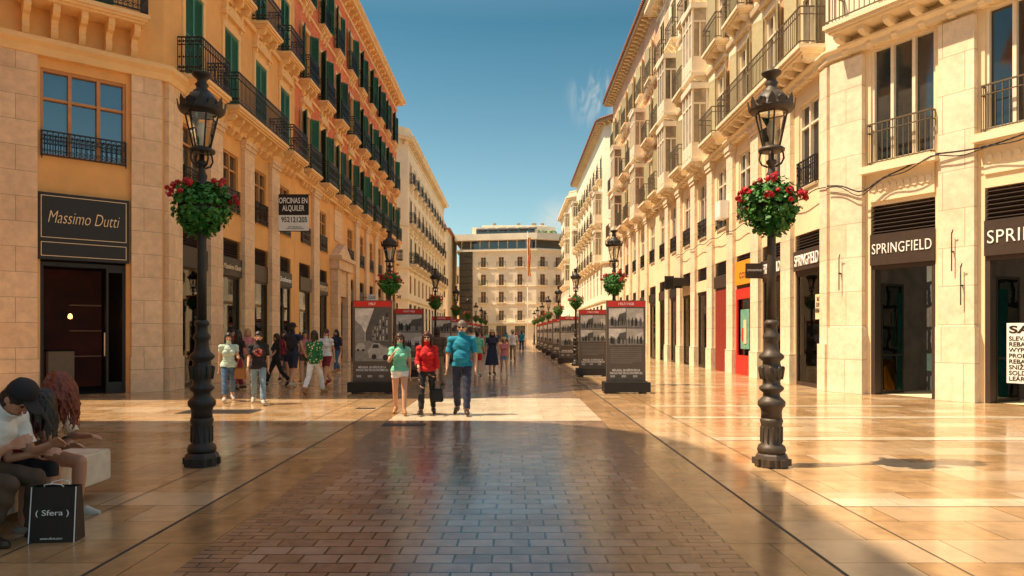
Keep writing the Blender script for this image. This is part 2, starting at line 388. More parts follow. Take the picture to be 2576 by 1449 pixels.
def rm(P0,P1):
    P0=Vector(P0);P1=Vector(P1); d=(P1-P0).normalized(); L=(P1-P0).length
    Mx=Matrix(((d.x,-d.y,0,P0.x),(d.y,d.x,0,P0.y),(0,0,1,0),(0,0,0,1))); return Mx,L
class Bld:
    def __init__(s,name,label,base,path,H,zones,mats,roof='roof'):
        s.e=place(name,None,None,T(base[0],base[1],0),label,'building'); s.path=path; s.H=H; s.zones=zones; s.w=MB(); s.mats=mats; s.sp={}
    def part(s,n,me,Mx,par=None,label=None): return place(n,me,par or s.e,Mx,label)
    def wall(s,i,ops):
        Mx,L=rm(s.path[i],s.path[(i+1)%len(s.path)]); b=s.w; b.M=Mx
        us=sorted(set([0,L]+[o[0] for o in ops]+[o[1] for o in ops])); zs=sorted(set([z[0] for z in s.zones]+[s.H]+[o[2] for o in ops]+[o[3] for o in ops]))
        for a in range(len(us)-1):
            for c in range(len(zs)-1):
                u=(us[a]+us[a+1])/2; z=(zs[c]+zs[c+1])/2
                if any(o[0]<u<o[1] and o[2]<z<o[3] for o in ops): continue
                m=0
                for z0,k in s.zones:
                    if z>z0: m=k
                b.quad((us[a],0,zs[c]),(us[a+1],0,zs[c]),(us[a+1],0,zs[c+1]),(us[a],0,zs[c+1]),m)
        for o in ops:
            u0,u1,z0,z1=o[:4]; d=.3
            b.quad((u0,0,z0),(u0,d,z0),(u0,d,z1),(u0,0,z1),0); b.quad((u1,d,z0),(u1,0,z0),(u1,0,z1),(u1,d,z1),0)
            b.quad((u0,0,z1),(u0,d,z1),(u1,d,z1),(u1,0,z1),0); 
            if z0>0: b.quad((u0,d,z0),(u0,0,z0),(u1,0,z0),(u1,d,z0),0)
        b.M=Matrix(); return Mx,L
    def finish(s,done,roofm=True):
        for i in range(len(s.path)):
            if i not in done: s.wall(i,[])
        s.part('wall',s.w.mesh('wall',s.mats),Matrix())
        b=MB(); b.add([(x,y,s.H) for x,y in s.path],[tuple(range(len(s.path)))[::-1]]); s.part('roof',b.fix('roof',['roof']),Matrix())
    def band(s,name,prof,mat,sub=None):
        b=MB(); b.sweep(s.path if sub is None else sub,prof,0,closed=sub is None); return s.part(name,b.fix(name,[mat]),Matrix())
    def window(s,Mx,w,h,fr,gl,tr=.72,near=True):
        g=s.part('window',m_glass(w,h,gl),Mx); s.part('frame',m_frame(w,h,fr,tr),Mx,g); return g
    def street(s,i,cs,st):
        ops=[]; 
        gw,gt=st['g']; mw,m0,m1=st['mz']
        for k,c in enumerate(cs):
            if not k in st.get('nog',()): ops.append((c-gw/2,c+gw/2,0,gt))
            if not k in st.get('nom',()): ops.append((c-mw/2,c+mw/2,m0,m1))
            for lv in st['lv']: ops.append((c-lv['w']/2,c+lv['w']/2,lv['z'],lv['z']+lv['h']))
        Mx,L=s.wall(i,ops)
        for k,c in enumerate(cs):
            if not k in st.get('nog',()):
                s.part('shop_front',m_shop(gw,gt,st.get('kind',{}).get(k,'win')),Mx@T(c,0,0))
            if not k in st.get('nom',()):
                s.window(Mx@T(c,0,m0),mw,m1-m0,st['mf'],'glass')
                if st.get('mr'): s.part('railing',m_rail(mw+.06,.12,True,.85),Mx@T(c,-.003,m0-.08))
            for li,lv in enumerate(st['lv']):
                W=Mx@T(c,0,lv['z']); mir=(k,li) in st.get('mir',())
                s.window(W,lv['w'],lv['h'],st['wf'],st.get('gl','glass'))
                if mir:
                    s.part('bay_window',m_mirador(1.75,.75,lv['h']+.6,st.get('mirf','whitefr')),W@T(0,-.003,-.3)); continue
                if lv.get('surr') is not None: s.part('window_surround',m_surr(lv['w'],lv['h'],st['tr'],lv['surr']),W)
                sh=lv.get('sh'); col=lv.get('col','green'); lw=lv['w']/2-.005; lh=lv['h']-.02
                if sh=='open':
                    a0,a1=st.get('ang',(135,168)); lw*=.85
                    s.part('shutter',m_leaf(lw,lh,col),W@T(-lv['w']/2,-.1,.01)@RZ(rad(-R.uniform(a0,a1))))
                    s.part('shutter',m_leaf(lw,lh,col),W@T(lv['w']/2,-.1,.01)@RZ(rad(180+R.uniform(a0,a1))))
                elif sh=='closed' or sh=='half':
                    s.part('shutter',m_leaf(lw,lh,col),W@T(-lv['w']/2,.0,.01)); 
                    if sh=='closed' or R.random()<.5: s.part('shutter',m_leaf(lw,lh,col),W@T(.003,.0,.01))
                if lv.get('bal') and (k,li) not in st.get('skipb',()):
                    w=lv['bal']; d=lv.get('bd',.75)
                    q=s.part('balcony',m_balc(w,d,st['tr'],lv.get('nb',3)),Mx@T(c,-.003,lv['z']-.02))
                    s.part('railing',m_rail(w,d,st.get('orn',True),1.08),Mx@T(c,-.003,lv['z']-.02),q)
        for (ca,cb,li) in st.get('long',()):
            lv=st['lv'][li]; w=abs(cb-ca); c=(ca+cb)/2; d=lv.get('bd',.75)
            q=s.part('balcony',m_balc(w,d,st['tr'],int(w/.62)),Mx@T(c,-.003,lv['z']-.02)); s.part('railing',m_rail(w,d,st.get('orn',True),1.08),Mx@T(c,-.003,lv['z']-.02),q)
        if st.get('pw'):
            sp=cs[1]-cs[0] if len(cs)>1 else 2.9; us=[cs[0]-sp/2]+[c+sp/2 for c in cs]
            for j,u in enumerate(us):
                if 0.3<u<L-.3 and j not in st.get('nop',()): s.part('pilaster',m_pil(st['pw'],st['ph'],.14,st['ps']),Mx@T(u,0,0))
        return Mx,L
def modill(b,P0,P1,z,d,h,sp,m=0):
    Mx,L=rm(P0,P1); o=b.M; b.M=Mx; n=int(L/sp)
    for i in range(n): bracket(b,L*(i+.5)/n,.16,d,h,z,m)
    b.M=o
def topcorn(s,H,mat,run,d=.7,sp=.85):
    s.band('cornice',[(.003,H-.9),(.08,H-.9),(.08,H-.7),(.003,H-.7)],mat,None)
    s.band('cornice',[(.003,H-.3),(d*.75,H-.3),(d*.8,H-.18),(d,H-.1),(d,H+.12),(.003,H+.12)],mat,None)
    for i in run:
        b=MB(); modill(b,s.path[i],s.path[(i+1)%len(s.path)],H-.301,d*.6,.36,sp); s.part('cornice_bracket',b.fix('cornice_brackets',[mat]),Matrix())
    b=MB(); b.sweep(s.path,[(-.02,H+.121),(.1,H+.121),(.1,H+.75),(.18,H+.8),(.18,H+.9),(-.25,H+.9),(-.25,H+.121)],0,True)
    s.part('parapet',b.fix('parapet',[mat]),Matrix())

# ---- ochre corner building
XL=-9.6
p=[(-30,16.8),(-12.9,16.8),(XL,19.6),(XL,31.4),(-30,31.4)]
L1=Bld('corner_building','ochre corner building with travertine pilasters, iron balconies and teal shutters',(-9.6,19.6),p,21,[(0,0),(9.0,1)],['yellow','yellow'])
stL=dict(g=(1.8,4.8),mz=(1.35,5.75,7.75),mf='wood',wf='wood',tr='trim',mr=True,pw=.95,ph=8.45,ps='stoneL',orn=True,kind={3:'door',1:'teal'},
   lv=[dict(z=9.05,w=1.2,h=2.75,sh='closed',col='teal',bal=2.1,surr='arc',nb=4),dict(z=13.15,w=1.15,h=2.5,sh='closed',col='teal',bal=1.8,surr='arc',bd=.6),dict(z=17.0,w=1.1,h=2.1,sh='closed',col='teal',bal=1.6,surr='plain',bd=.4)],
   skipb=((1,0),(2,0)),nop=(0,))
c0=[21.4-19.6+2.85*k for k in range(4)]
stL['long']=((c0[1]-1.15,c0[2]+1.15,0),)
MxL,_=L1.street(2,c0,stL)
ops=[(1.47,3.4,0,5.1),(1.47,3.4,6.05,8.25),(1.9,3.1,9.95,12.6),(1.9,3.1,13.95,16.3),(1.9,3.1,17.4,19.4)]
MC,LC=L1.wall(1,ops)
L1.window(MC@T(2.435,0,6.05),1.93,2.2,'wood','bluegl',.66)
L1.part('railing',m_rail(1.98,.14,True,.7),MC@T(2.435,-.003,5.97))
for z,h in ((9.95,2.65),(13.95,2.35),(17.4,2.0)):
    W=MC@T(2.5,0,z); L1.window(W,1.2,h,'wood','glass'); L1.part('shutter',m_leaf(.595,h-.02,'teal'),W@T(-.6,.0,.01)); L1.part('shutter',m_leaf(.595,h-.02,'teal'),W@T(.003,.0,.01))
    big=z<10; w_=2.9 if big else 2.0; c_=2.35 if big else 2.5
    q=L1.part('balcony',m_balc(w_,.8,'trim',5 if big else 3,.72 if big else .5),MC@T(c_,-.003,z-.02)); L1.part('railing',m_rail(w_,.8,True,1.08),MC@T(c_,-.003,z-.02),q)
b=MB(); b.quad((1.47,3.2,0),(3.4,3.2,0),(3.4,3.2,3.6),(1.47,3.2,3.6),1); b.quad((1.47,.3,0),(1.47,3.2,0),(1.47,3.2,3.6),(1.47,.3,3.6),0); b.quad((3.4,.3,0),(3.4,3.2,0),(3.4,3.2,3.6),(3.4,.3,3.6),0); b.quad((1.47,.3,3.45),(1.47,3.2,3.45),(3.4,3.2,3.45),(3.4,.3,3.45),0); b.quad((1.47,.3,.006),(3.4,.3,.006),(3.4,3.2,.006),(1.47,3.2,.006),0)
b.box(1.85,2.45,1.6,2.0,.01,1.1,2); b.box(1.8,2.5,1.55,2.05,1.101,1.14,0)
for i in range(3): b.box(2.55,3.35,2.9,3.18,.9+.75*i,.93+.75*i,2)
L1.part('lobby',b.fix('lobby',['intdark','intred',mk('counter_wood',(.2,.1,.045),.4,.2,5,selfemit=.15)]),MC)  # counter wood given a slight glow in place of lobby light
b=MB(); b.box(2.95,3.0,.1,.3,.01,3.4); b.box(3.33,3.4,.1,.3,.01,3.4); b.box(3.0,3.33,.12,.28,3.2,3.4); b.box(3.0,3.33,.12,.28,.01,.3); b.box(1.47,1.55,.1,.3,.01,3.4); b.box(1.551,2.949,.1,.3,3.3,3.4)
dr=L1.part('door',b.mesh('door',['black']),MC)
b=MB(); b.tube((2.9,.05,1.0),(2.9,.05,1.6),.015); L1.part('handle',b.mesh('handle',['gold']),MC,dr)
b=MB(); b.lathe([(.0,0),(.05,.02),(.06,.07),(.045,.13),(.01,.16)],12); L1.part('wall_light',b.mesh('lamp_globe',[mk('warm_lit_lamp',(1,.4,.1),.5,emit=5)]),MC@T(2.5,2.6,2.0))
b=MB(); b.box(1.4,3.45,-.12,.3,3.45,5.12,0)
for (x0,x1,z0,z1) in ((1.47,3.38,5.03,5.045),(1.47,3.38,3.99,4.005),(1.47,1.485,4.006,5.029),(3.365,3.38,4.006,5.029),(1.47,3.38,3.87,3.885),(1.47,3.38,3.53,3.545),(1.47,1.485,3.546,3.869),(3.365,3.38,3.546,3.869)): b.box(x0,x1,-.128,-.1202,z0,z1,1)
sg=L1.part('shop_sign',b.mesh('shop_sign',['black','gold']),MC)
L1.part('lettering',text('Massimo Dutti',.3,'gold',.008,w=1.6,h=.3,shear=.3,off=-.004),MC@T(2.42,-.135,4.52),sg)
for u0,u1 in ((0.05,1.4),(3.5,4.25)):
    b=MB(); b.box(u0,u1,-.14,-.003,.95,8.5,0); b.box(u0-.03,u1+.03,-.18,-.003,0,.949,0)
    L1.part('pilaster',b.mesh('pilaster',['stoneL']),MC)
b=MB(); b.box(.05,1.15,-.14,-.003,.95,8.5,0) ; b.box(.02,1.18,-.18,-.003,0,.949,0)
L1.part('pilaster',b.mesh('pilaster',['stoneL']),MxL@T(-.03,0,0)@Matrix.Diagonal((.75,1,1,1)))
L1.band('string_course',[(.003,8.501),(.17,8.501),(.22,8.68),(.32,8.78),(.32,8.9),(.003,8.9)],'trim'); L1.band('string_course',[(.003,12.72),(.12,12.72),(.16,12.85),(.003,12.85)],'trim'); L1.band('string_course',[(.003,16.6),(.12,16.6),(.16,16.72),(.003,16.72)],'trim')
topcorn(L1,20.9,'trim',(1,2)); L1.finish((1,2))
def shopsign(B,Mx,c,z,w,h,board,txt,tm,size,shear=0,tw=None,off=0,th=None):
    b=MB(); b.box(-w/2,w/2,-.06,-.002,z-h/2,z+h/2); q=B.part('shop_sign',b.mesh('shop_sign',[board]),Mx@T(c,0,0))
    if txt: B.part('lettering',text(txt,size,tm,.012,w=tw or w*.86,shear=shear,off=off,h=th),Mx@T(c,-.075,z),q)
    return q
shopsign(L1,MxL,c0[1],3.85,1.78,.62,'black','Massimo Dutti','gold',.25,.35)
shopsign(L1,MxL,c0[0],3.85,1.78,.62,'black',None,None,1)
shopsign(L1,MxL,c0[3],3.85,1.78,.62,'black','Stradivarius','letter',.3,.35)
b=MB(); b.box(-.65,.65,-.02,.02,5.75,6.38,1); b.box(-.65,.65,-.02,.02,6.381,7.2,0); b.box(-.72,.7,-.012,.012,7.2,7.23,0); b.box(-.72,.7,-.012,.012,5.72,5.749,0)
bn=place('banner',b.mesh('banner',['black','paper']),None,T(-8.9,28.85,0),'black and white rental banner projecting from ochre wall','banner')
place('lettering',text('OFICINAS EN\nALQUILER',.3,'letter',.003,w=1.15,h=.58,off=.004),bn,T(-8.87,28.826,6.8))
place('lettering',text('952121205',.2,'black',.003,w=1.05,h=.22,off=.003),bn,T(-8.83,28.826,6.2))
place('lettering',text('Sala Pertenencia\nwww.calleoficinas.es',.07,'black',.003,w=.7),bn,T(-8.8,28.826,5.88))

# ---- red brick building
p=[(-30,31.42),(XL,31.42),(XL,59),(-30,59)]
L2=Bld('brick_building','red brick building with cream window surrounds and dark green shutters',(XL,31.4),p,21,[(0,0),(8.9,1),(12.6,1)],['yellow','brick'])
cs=[1.55+3.06*k for k in range(9)]
stB=dict(g=(1.8,4.8),mz=(1.35,5.75,7.75),mf='wood',wf='wood',tr='trim',mr=True,pw=1.0,ph=8.45,ps='stoneL',orn=True,nog=(2,),nom=(2,),kind={1:'door',4:'door'},
   lv=[dict(z=9.05,w=1.1,h=2.65,sh='open',col='green',bal=1.85,surr='arc',nb=4,bd=.6),dict(z=13.15,w=1.05,h=2.45,sh='open',col='green',bal=1.65,surr='plain',bd=.5),dict(z=17.0,w=1.0,h=2.2,sh='open',col='green',bal=1.4,surr='plain',bd=.3)],nop=(2,3))
Mx2,_=L2.street(1,cs,stB)
L2.band('string_course',[(.003,8.5),(.2,8.5),(.2,8.62),(.3,8.7),(.3,8.76),(.003,8.76)],'trim'); L2.band('string_course',[(.003,12.6),(.06,12.6),(.08,12.72),(.003,12.72)],'trim'); L2.band('string_course',[(.003,16.5),(.06,16.5),(.08,16.62),(.003,16.62)],'trim')
topcorn(L2,20.9,'trim',(1,))
b=MB(); c=cs[2]
b.box(c-1.5,c-.85,-.4,-.003,0,5.0); b.box(c+.85,c+1.5,-.4,-.003,0,5.0); b.box(c-.849,c+.849,-.3,-.003,3.6,5.0); b.box(c-1.6,c+1.6,-.5,-.003,5.0,5.5); b.box(c-1.7,c+1.7,-.65,-.003,5.501,5.7); b.prismy([(c-1.6,5.701),(c+1.6,5.701),(c,6.5)],-.45,-.003); b.box(c-.8,c+.8,-.06,-.003,6.6,8.3)
b.box(c-.849,c+.849,-.08,-.004,0.01,3.599,1)
for j in (-1,1):
    for z0,z1 in ((.2,1.3),(1.45,3.3)): b.box(c+j*.42-.3,c+j*.42+.3,-.11,-.081,z0,z1,2)
L2.part('portal',b.fix('portal',['stoneL','wood','brown']),Mx2)
shopsign(L2,Mx2,cs[1],3.85,1.78,.62,'black','PRIMOR','gold',.4,0)
shopsign(L2,Mx2,cs[0],3.85,1.78,.62,'brown',None,None,1)
L2.finish((1,))
b=MB(); b.box(-.3,.3,-.03,.03,-.2,.2); q=L2.part('blade_sign',b.mesh('blade_sign',['paper']),T(-9.05,46,3.9)); L2.part('lettering',text('COS',.25,'black',.003,w=.42),T(-9.05,45.965,3.9),q)
b=MB(); b.box(-.3,.0,-.015,.015,-.02,.02); L2.part('bracket',b.mesh('sign_arm',['iron']),T(-9.3,46,3.9))

# ---- cream building left far
p=[(-30,64.5),(-12.6,64.5),(-9.9,67.6),(-9.9,103),(-30,103)]
L3=Bld('apartment_building','pale cream building with chamfered corner and small iron balconies',(-9.9,67.6),p,20.2,[(0,0)],['white'])
st3=dict(g=(1.7,4.4),mz=(1.2,5.4,7.2),mf='wood',wf='wood',tr='trimR',pw=None,orn=True,lv=[dict(z=8.3,w=1.15,h=2.5,sh='half',col='green',bal=1.8,surr='none'),dict(z=12.2,w=1.1,h=2.3,sh='half',col='green',bal=1.6,surr='plain',bd=.5),dict(z=16.0,w=1.1,h=1.9,sh=None,bal=1.5,surr='plain',bd=.4)])
L3.street(2,[1.8+3.2*k for k in range(11)],st3); Mq,_=L3.street(1,[2.05],st3); Mp,_=L3.street(0,[15.6],st3)
shopsign(L3,Mq,2.05,5.0,2.6,.55,'white','ABIOI','black',.4,off=.01)
L3.band('string_course',[(.003,4.7),(.12,4.7),(.15,4.85),(.003,4.85)],'trimR'); L3.band('string_course',[(.003,7.7),(.2,7.7),(.25,7.9),(.003,7.9)],'trimR'); L3.band('string_course',[(.003,11.7),(.1,11.7),(.12,11.8),(.003,11.8)],'trimR')
topcorn(L3,20.1,'trimR',(0,1,2)); L3.finish((0,1,2))

# ---- right near corner building
XR=8.8
p=[(30,42.88),(XR,42.88),(XR,19.5),(12.96,12.49),(30,12.49)]
R1=Bld('corner_building','pale limestone corner building with long iron balcony and arched pediments',(8.8,19.5),p,21.3,[(0,0),(9.3,1)],['cream','white'])
csR=[42.88-(21.1+2.9*k) for k in range(8)][::-1]
stR=dict(g=(2.0,4.6),mz=(1.4,6.0,8.5),mf='whitefr',wf='whitefr',gl='curt',tr='trimR',mr=True,pw=.8,ph=9.0,ps='stoneR',orn=False,ang=(150,172),kind={0:'door',2:'door',4:'door',7:'teal',6:'teal'},
   lv=[dict(z=9.75,w=1.25,h=2.75,sh='open',col='olive',bal=2.05,surr='arc',nb=4),dict(z=13.6,w=1.2,h=2.5,sh='open',col='olive',bal=1.95,surr='plain',bd=.6),dict(z=17.3,w=1.1,h=2.3,sh='half',col='olive',bal=1.7,surr='plain',bd=.4)],
   skipb=((5,0),(6,0),(7,0)),mir=((3,1),(3,0),(1,0),(1,1)),long=((csR[5]-1.2,csR[7]+1.15,0),))
MxR,LR=R1.street(1,csR,stR)
for k in (0,2,4,5,6):
    for z in (9.75,13.6,17.3):
        for sx in (-1,1): 
            b=MB(); u=csR[k]+sx*1.12; b.box(u-.3,u+.3,-.012,-.003,z,z+2.9); R1.part('brick_panel',b.mesh('brick_panel',['brickR']),MxR)
ops=[(1.1,2.75,0,4.9),(1.1,2.75,6.0,9.0),(3.85,6.6,0,4.9),(3.85,5.6,6.2,9.0),(1.35,2.55,9.95,12.6),(4.0,5.2,9.95,12.6),(1.35,2.55,13.7,16.2),(4.0,5.2,13.7,16.2)]
MR,LRc=R1.wall(2,ops)
for c,wd,cw,ww in ((1.925,1.65,1.925,1.65),(5.225,2.75,4.725,1.75)):
    w=ww; z0=6.0 if c<3 else 6.2
    R1.window(MR@T(cw,0,z0),w,9.0-z0,'whitefr','glass',1.0); R1.part('railing',m_rail(w+.08,.22,False,1.1),MR@T(cw,-.003,z0-.1))
    b=MB(); b.box(-w/2-.15,w/2+.15,-.3,-.003,z0-.28,z0-.1); b.box(-w/2,w/2,-.05,-.003,z0-1.0,z0-.281)
    for i in range(9): 
        x=-w/2+.12+(w-.24)*i/8
        b.prismy([(x+.075*math.cos(rad(45*q)),z0-.65+.11*math.sin(rad(45*q))) for q in range(8)],-.08,-.051)
    R1.part('window_sill',b.fix('carved_sill',['trimR']),MR@T(cw,0,0))
    w=wd; b=MB(); h=3.35
    b.quad((-w/2,2.6,0),(w/2,2.6,0),(w/2,2.6,4.9),(-w/2,2.6,4.9),4)
    b.quad((-w/2,.3,0),(-w/2,2.6,0),(-w/2,2.6,4.9),(-w/2,.3,4.9),1); b.quad((w/2,.3,0),(w/2,2.6,0),(w/2,2.6,4.9),(w/2,.3,4.9),4)
    b.quad((-w/2,.3,.006),(w/2,.3,.006),(w/2,2.6,.006),(-w/2,2.6,.006),5)
    b.box(-w/2,-w/2+.1,.02,.28,0,h,0); b.box(w/2-.1,w/2,.02,.28,0,h,0); b.box(-w/2+.1,w/2-.1,.02,.28,h-.1,h,0)
    b.box(-w/2,w/2,-.04,.29,h+.001,4.15,0)
    z=4.2
    while z<4.85: b.add([(-w/2,.0,z),(w/2,.0,z),(w/2,.14,z+.08),(-w/2,.14,z+.08)],[(0,1,2,3)],0); z+=.1
    b.box(-w/2,w/2,.16,.29,4.151,4.9,0)
    b.box(-.05,.25,1.6,1.9,.01,2.7,2); b.box(.35,w/2-.05,1.3,1.6,.01,.85,3)
    for i in range(7): b.box(.3+.06*i,.34+.06*i,1.75,1.95,1.2+.05*(i%2),2.2,(2,4,3,5,2,4,5)[i])
    q=R1.part('shop_entrance',b.mesh('shop_entrance',['brown','inside','tealwall','orange','display','cream']),MR@T(c,0,0))
    b=MB(); b.box(0,.05,0,.04,.02,2.9); b.box(.75,.8,0,.04,.02,2.9); b.box(.05,.75,0,.04,2.84,2.9); b.box(.05,.75,0,.04,.02,.1); b.box(.05,.75,.015,.02,.1,2.84,1); b.box(.05,.75,-.02,.0,1.0,1.05,0)
    dm=b.mesh('open_door',['black','shopglass'])
    R1.part('door',dm,MR@T(c+w/2-.1,.3,0)@RZ(rad(125)),q)
    R1.part('door',dm,MR@T(c-w/2+.1,.3,0)@RZ(rad(80)),q)
    R1.part('lettering',text('SPRINGFIELD',.42,'letter',.008,w=1.52 if c<3 else 2.2,h=.26 if c<3 else .29,off=-.002,sp=1.08),MR@T(c if c<3 else c-.2,-.05,3.77),q)
for u0,u1 in ((0.02,.95),(2.9,3.7),(6.75,7.9)):
    b=MB(); b.box(u0,u1,-.16,-.003,1.75,8.9); b.box(u0-.04,u1+.04,-.22,-.003,0,1.749)
    R1.part('pilaster',b.mesh('pilaster',['stoneR']),MR)
for c in (1.95,4.6):
    for z,h in ((9.95,2.65),(13.7,2.5)):
        R1.window(MR@T(c,0,z),1.2,h,'whitefr','glass'); R1.part('window_surround',m_surr(1.2,h,'trimR','arc'),MR@T(c,0,z))
q=R1.part('balcony',m_balc(5.9,.8,'trimR',9),MR@T(3.2,-.003,9.73)); R1.part('railing',m_rail(5.9,.8,False,1.08),MR@T(3.2,-.003,9.73),q)
for z in (9.02,13.1,16.8): R1.band('string_course',[(.003,z),(.2,z),(.2,z+.12),(.3,z+.2),(.3,z+.26),(.003,z+.26)] if z<10 else [(.003,z),(.1,z),(.14,z+.16),(.003,z+.16)],'trimR')
b=MB(); b.box(0.02,.5,-.16,-.003,1.3,8.9); b.box(0,.52,-.22,-.003,0,1.299); R1.part('pilaster',b.mesh('pilaster',['stoneR']),MxR@T(LR-.5,0,0)@Matrix.Diagonal((.95,1,1,1)))
topcorn(R1,21.2,'trimR',(1,2)); R1.finish((1,2))
for k in (7,6): shopsign(R1,MxR,csR[k],3.8,1.98,.6,'brown','SPRINGFIELD','letter',.35,off=0,th=.34)
shopsign(R1,MxR,csR[5],3.9,1.98,.9,'orange',None,None,1)
for i,(x,r) in enumerate(((-.3,.12),(.0,.12),(.28,.1))):
    b=MB()
    for a in range(14):
        t=a*math.pi*2/16+.5; t2=(a+1)*math.pi*2/16+.5
        b.add([(x+r*math.cos(t),-.07,r*math.sin(t)),(x+r*math.cos(t2),-.07,r*math.sin(t2)),(x+r*.65*math.cos(t2),-.07,r*.65*math.sin(t2)),(x+r*.65*math.cos(t),-.07,r*.65*math.sin(t))],[(0,1,2,3)])
    R1.part('lettering',b.mesh('round_letters',['brown']),MxR@T(csR[5],0,3.8))
b=MB(); b.box(-.96,.96,-.03,.03,.0,.75,0); b.box(-.96,.96,-.03,.03,2.9,3.3,0); b.box(-.96,-.8,-.03,.03,.751,2.899,0); b.box(.8,.96,-.03,.03,.751,2.899,0); b.box(-.5,.5,.01,.03,1.0,2.5,1); b.box(-.1,.2,-.01,.009,1.2,2.1,2); b.box(-.3,-.101,-.01,.009,1.3,1.8,0); R1.part('window_poster',b.mesh('window_poster',['red',mk('green_print',(.2,.5,.35),.5,.5,5),'gold']),MxR@T(csR[5],0,0))
for k in (0,1,2,3,4):
    shopsign(R1,MxR,csR[k],3.75,1.98,.5,('brown','black','trimR','cream','brown')[k],None,None,1)
b=MB(); b.box(-.9,.9,-.02,.03,0,3.4); R1.part('door',b.mesh('red_door',[mk('dark_red_door',(.3,.03,.02),.4,.2,3)]),MxR@T(csR[4],0,0))
b=MB(); b.box(-.9,.9,-.9,-.05,3.9,4.0); b.box(-.9,.9,-.9,-.85,3.55,3.899); 
for x in (-.88,.85): b.box(x,x+.03,-.849,-.05,3.6,3.899)
for i in range(12): b.box(-.88+.16*i,-.86+.16*i,-.93,-.901,3.5,4.1)
R1.part('canopy',b.mesh('canopy',['iron']),MxR@T(csR[2],0,.3))
b=MB(); b.box(-.3,.3,-.03,.03,-.26,.26); q=R1.part('blade_sign',b.mesh('blade_sign',['brown']),T(8.38,24.6,3.75)); R1.part('lettering',text('SPRINGFIELD',.1,'letter',.003,w=.5),T(8.38,24.565,3.77),q)
b=MB(); b.box(.3,.45,-.02,.02,-.02,.02); R1.part('bracket',b.mesh('sign_arm',['iron']),T(8.38,24.6,3.75))
b=MB(); b.box(-.25,.25,-.02,.02,-.35,.35); R1.part('blade_sign',b.mesh('blade_sign',['black']),T(8.4,38.0,4.3))
b=MB(); b.box(-.35,.35,-.35,-.01,0,.7); b.box(-.28,.28,-.36,-.351,.06,.64); R1.part('air_conditioner',b.mesh('air_conditioner',['paper']),MxR@T(LR-9.2,-.15,6.2))
def cable(pts,r=.02):
    b=MB()
    for a,c in zip(pts,pts[1:]): b.tube(a,c,r,n=6)
    return b.mesh('cable',['iron'])
pts=[]
for i in range(51):
    u=7.8*i/50; pts.append((u,-.25-.03*math.sin(u*3),5.6+.09*u-.35*abs(math.sin(u*1.1))*.5+.25*math.exp(-((u-1.0)/.4)**2)*-1))
R1.part('cable',cable(pts),MR); R1.part('cable',cable([(x,y-.03,z-.07+.04*math.sin(x*5)) for x,y,z in pts],.014),MR)
pts=[(LR-18+18*i/60,-.2,5.62+.05*math.sin(i*.9)) for i in range(61)]; R1.part('cable',cable(pts,.015),MxR)
for u,z in ((3.25,3.5),(.35,3.2),(3.45,2.7)):
    b=MB(); b.tube((0,-.24,-.45),(0,-.24,.45),.014); b.tube((0,-.24,.4),(.05,-.28,.5),.012); b.tube((0,-.16,.0),(0,-.25,.0),.02); R1.part('wall_iron',b.mesh('wall_iron',['iron']),MR@T(u,0,z))

# ---- R2 
p=[(30,62),(XR,62),(XR,42.9),(30,42.9)]
R2=Bld('apartment_building','cream and brick building with glazed bay windows and timber eaves',(8.8,42.9),p,21.8,[(0,0),(9.4,1)],['cream','brickR'])
stR2=dict(g=(1.9,4.5),mz=(1.3,6.0,8.3),mf='whitefr',wf='whitefr',gl='curt',tr='trimR',mr=True,pw=.8,ph=9.0,ps='stoneR',orn=False,ang=(150,172),
   lv=[dict(z=9.7,w=1.2,h=2.75,sh='open',col='olive',bal=2.0,surr='tri'),dict(z=13.6,w=1.15,h=2.5,sh='open',col='olive',bal=1.9,surr='plain',bd=.6),dict(z=17.4,w=1.1,h=2.3,sh='open',col='olive',bal=1.7,surr='plain',bd=.4)],mir=((4,0),(4,1),(1,0),(1,1)))
Mx22,_=R2.street(1,[1.6+3.18*k for k in range(6)],stR2)
for z in (9.02,13.1,16.9): R2.band('string_course',[(.003,z),(.2,z),(.28,z+.2),(.003,z+.2)],'trimR')
def eaves(B,H,run):
    B.band('eave',[(.003,H-.25),(.7,H-.25),(.75,H-.05),(.003,H+.12)],'eave')
    for i in run:
        b=MB(); modill(b,B.path[i],B.path[i+1],H-.251,.58,.26,.65); B.part('eave_bracket',b.fix('eave_brackets',['trimR']),Matrix())
    b=MB(); b.sweep(B.path,[(.8,H-.04),(.83,H+.05),(-.6,H+.55),(-.6,H+.2)],0,True); B.part('roof_tiles',b.fix('roof_tiles',['terra']),Matrix())
    b=MB()
    for i in run:
        Mx,L=rm(B.path[i],B.path[i+1]); b.M=Mx
        for k in range(int(L/.28)): b.tube((.14+.28*k,-.85,H+.05),(.14+.28*k,.5,H+.53),.07,n=6)
    B.part('roof_tiles',b.mesh('ridge_tiles',['terra']),Matrix())
eaves(R2,21.8,(1,)); R2.finish((1,))
for k in range(6): shopsign(R2,Mx22,1.6+3.18*k,3.75,1.88,.5,('black','brown','white','black','brown','black')[k],None,None,1)
